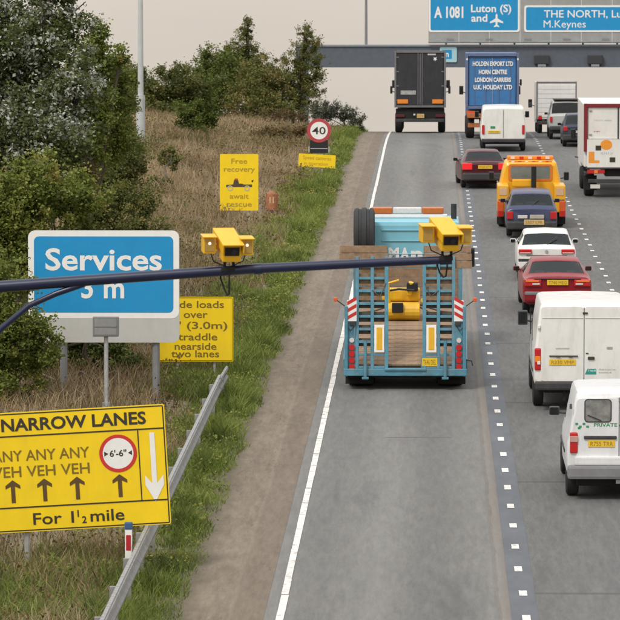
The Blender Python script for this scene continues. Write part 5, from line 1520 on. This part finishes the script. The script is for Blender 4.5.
tree('round_bush', 'dark round bush standing in the dry grass above the recovery board', 'bush', 197, 178,
     [(197, 124, 18, 17, 0), (188, 112, 14, 14, 0), (208, 116, 14, 16, 0), (200, 135, 16, 10, -1)], 6500, .12, G_DARK, FB, .35, .2, .07, .17)
tree('low_scrub', 'low grey green scrub on the verge beside the crest', 'bush', 345, 200,
     [(348, 116, 12, 9, 0), (332, 112, 14, 10, 0), (358, 122, 9, 7, 0), (318, 114, 12, 10, 0)], 3600, .10, leaf_mat('leaf_grey', [(0, (.05, .06, .035)), (.6, (.12, .13, .09)), (1, (.22, .21, .16))]), FB, .5, .22, .05, .2)
tree('low_scrub', 'dark low scrub left of the 40 sign', 'bush', 285, 178,
     [(275, 133, 18, 6, 0), (300, 131, 16, 5, 0), (258, 137, 12, 6, 0), (235, 124, 16, 10, 26), (262, 122, 18, 11, 26), (290, 120, 18, 11, 26)], 6000, .11, G_RUST, FB, .35, .22, .04, .2)
tree('low_scrub', 'brown green scrub below the lamp column', 'bush', 165, 140,
     [(160, 190, 14, 12, 0), (172, 160, 10, 12, 4), (150, 235, 16, 10, -8)], 3600, .10, G_OLIVE, FB, .5, .25, .04, .2)
tree('low_scrub', 'small green scrub beside the wide loads board', 'bush', 128, 84.5,
     [(122, 385, 16, 12, 0), (140, 372, 10, 14, 0), (100, 392, 20, 10, 0)], 2600, .07, G_MID, FB, .5, .25, .04, .2)

# ---- grass: blades as real geometry
def vnoise(x, y, s, seed):
    r = np.random.default_rng(seed); G = r.random((64, 64))
    u, v = x / s, y / s
    i, j = np.floor(u).astype(int), np.floor(v).astype(int); fu, fv = u - i, v - j
    fu = fu * fu * (3 - 2 * fu); fv = fv * fv * (3 - 2 * fv)
    g = lambda a, b: G[a % 64, b % 64]
    return (g(i, j) * (1 - fu) + g(i + 1, j) * fu) * (1 - fv) + (g(i, j + 1) * (1 - fu) + g(i + 1, j + 1) * fu) * fv
zr_v = np.vectorize(zr, otypes=[float]); bank_v = np.vectorize(bank, otypes=[float])
def blades(name, x, y, h, w, lean, tint, m, label, cat):
    n = len(x)
    z = zr_v(y) + bank_v(x) - .03
    az = RNG.random(n) * 2 * np.pi
    fx, fy = np.cos(az), np.sin(az)                 # blade facing
    la = RNG.random(n) * 2 * np.pi
    lx, ly = np.cos(la) * lean * h, np.sin(la) * lean * h
    V = np.empty((n, 5, 3))
    B = np.stack([x, y, z], 1)
    U = np.stack([fx, fy, np.zeros(n)], 1) * (w / 2)[:, None]
    Mid = B + np.stack([lx * .3, ly * .3, h * .55], 1)
    Top = B + np.stack([lx, ly, h * (1 - .25 * lean ** 2)], 1)
    V[:, 0] = B - U; V[:, 1] = B + U; V[:, 2] = Mid - U * .8; V[:, 3] = Mid + U * .8; V[:, 4] = Top
    i = np.arange(n)[:, None] * 5
    F = np.concatenate([i + np.array([[0, 1, 3]]), i + np.array([[0, 3, 2]]), i + np.array([[2, 3, 4]])], 0)
    o = mesh_np(name, V.reshape(-1, 3), F, np.concatenate([tint] * 3), m)
    return tag(o, label, cat, kind='stuff')
def scatter(n, x0, x1, d0, d1, p=1.0):
    """positions with density falling off with distance"""
    u = RNG.random(n)
    d = (d0 ** (1 - p) + u * (d1 ** (1 - p) - d0 ** (1 - p))) ** (1 / (1 - p)) if p != 1 else d0 * (d1 / d0) ** u
    return x0 + RNG.random(n) * (x1 - x0), d
DRY = leaf_mat('dry_grass', [(0, (.075, .070, .025)), (.25, (.19, .145, .075)), (.6, (.345, .255, .150)), (1, (.50, .395, .26))], .3)
GRN_G = leaf_mat('green_grass', [(0, (.05, .065, .014)), (.4, (.16, .215, .042)), (.75, (.28, .33, .08)), (1, (.44, .38, .19))], .35)
# dry bank
x, y = scatter(150000, -17.5, -4.45, 47, 225, 1.0)
gp_ = vnoise(x, y * .5, 1.6, 3)
keep = (RNG.random(len(x)) < np.where(gp_ < .25, .45, 1.0)) & ((x < -4.45) | (y > 82))
x, y, gp_ = x[keep], y[keep], gp_[keep]
hn = vnoise(x, y, 2.3, 5)
h = (0.20 + .42 * hn) * (0.55 + .7 * RNG.random(len(x))) * np.where(x > -6, .8, 1.15)
tn = .56 + .45 * (vnoise(x, y, 1.1, 8) - .5) + .50 * (vnoise(x, y * .6, 4.5, 9) - .5) + RNG.normal(size=len(x)) * .14 - np.where(gp_ < .25, .30, 0)
blades('dry_grass', x, y, h, .011 + y * .00010, .25 + RNG.random(len(x)) * .5, tn, DRY, 'tall dry straw coloured grass covering the bank', 'grass')
# green verge: between barrier and shoulder, and the strip onwards to the crest
def edge(y): return -3.42 + .22 * (vnoise(y * 0, y, 1.3, 21) - .5) + .18 * (vnoise(y * 0, y, 5.0, 22) - .5)
x, y = scatter(240000, -7.0, -3.25, 45, 225, 1.0)
wid = np.where(y < 81, 2.1, np.clip(2.6 - (y - 81) * .010, 1.4, 2.6)) + 1.6 * (vnoise(y * 0, y, 4, 31) - .5)
t_ = (edge(y) - x)
pr = np.clip((wid - t_) / 1.1, 0, 1)
keep = (t_ > 0) & ((y > 80) | (x > -4.75)) & (RNG.random(len(x)) < pr * (.35 + .65 * np.clip(t_ / .25, 0, 1)))
x, y, t_ = x[keep], y[keep], t_[keep]
hn = vnoise(x, y, .9, 35)
h = (.07 + .52 * hn ** 1.4 * np.clip(t_ / .5, .22, 1)) * (.5 + .8 * RNG.random(len(x)))
tn = .42 + .6 * (vnoise(x, y, .8, 36) - .5) + RNG.normal(size=len(x)) * .13
blades('verge_grass', x, y, h, .010 + y * .00010, .35 + RNG.random(len(x)) * .5, tn, GRN_G, 'uneven green grass and weeds edging the hard shoulder', 'grass')
# green patch among the dry grass left of the barrier
x, y = scatter(26000, -8.5, -4.55, 47, 62, 1.0)
q = vnoise(x, y, 1.7, 44)
keep = RNG.random(len(x)) < np.clip((q - .45) * 4, 0, 1)
x, y = x[keep], y[keep]
blades('green_tussocks', x, y, (.12 + .25 * RNG.random(len(x))), .012 + y * .0001, .4 + RNG.random(len(x)) * .5, .45 + RNG.normal(size=len(x)) * .2, GRN_G, 'green tussocks in the dry grass below the yellow board', 'grass')

# broad-leaved weeds: docks and nettles through the bank and along the verge
def weeds(name, n, x0, x1, d0, d1, hmax, m, tb, label, cond=None, size=.055):
    cx, cy = scatter(n, x0, x1, d0, d1, 1.0)
    if cond is not None:
        kp = cond(cx, cy); cx, cy = cx[kp], cy[kp]
    Ps = []; Ts = []
    hh = hmax * (.35 + .65 * RNG.random(len(cx)))
    zz = zr_v(cy) + bank_v(cx)
    for i in range(len(cx)):
        k = int(RNG.integers(22, 46)); sp = hh[i] * .42
        P = np.stack([cx[i] + RNG.normal(size=k) * sp, cy[i] + RNG.normal(size=k) * sp, zz[i] + RNG.random(k) ** .8 * hh[i]], 1)
        Ps.append(P); Ts.append(tb + RNG.normal() * .18 + RNG.normal(size=k) * .10)
    P = np.concatenate(Ps); T = np.concatenate(Ts)
    o = leaves(name, P, size * (.6 + RNG.random(len(P)) * .9) * (P[:, 1] / 90) ** .4, T, m, None)
    return tag(o, label, 'weeds', kind='stuff')
weeds('bank_weeds', 1300, -13, -4.8, 50, 215, .60, G_RUST, .55, 'brown withered docks among the dry grass of the bank')
weeds('verge_weeds', 900, -5.6, -3.55, 46, 200, .42, G_MID, .62, 'leafy green weeds along the verge and barrier', lambda x, y: vnoise(x, y, 2.0, 77) > .40)
weeds('bank_scrub', 900, -13, -6.0, 84, 215, .75, G_OLIVE, .5, 'low green scrub scattered over the dry bank', lambda x, y: vnoise(x, y, 6.0, 78) > .46)
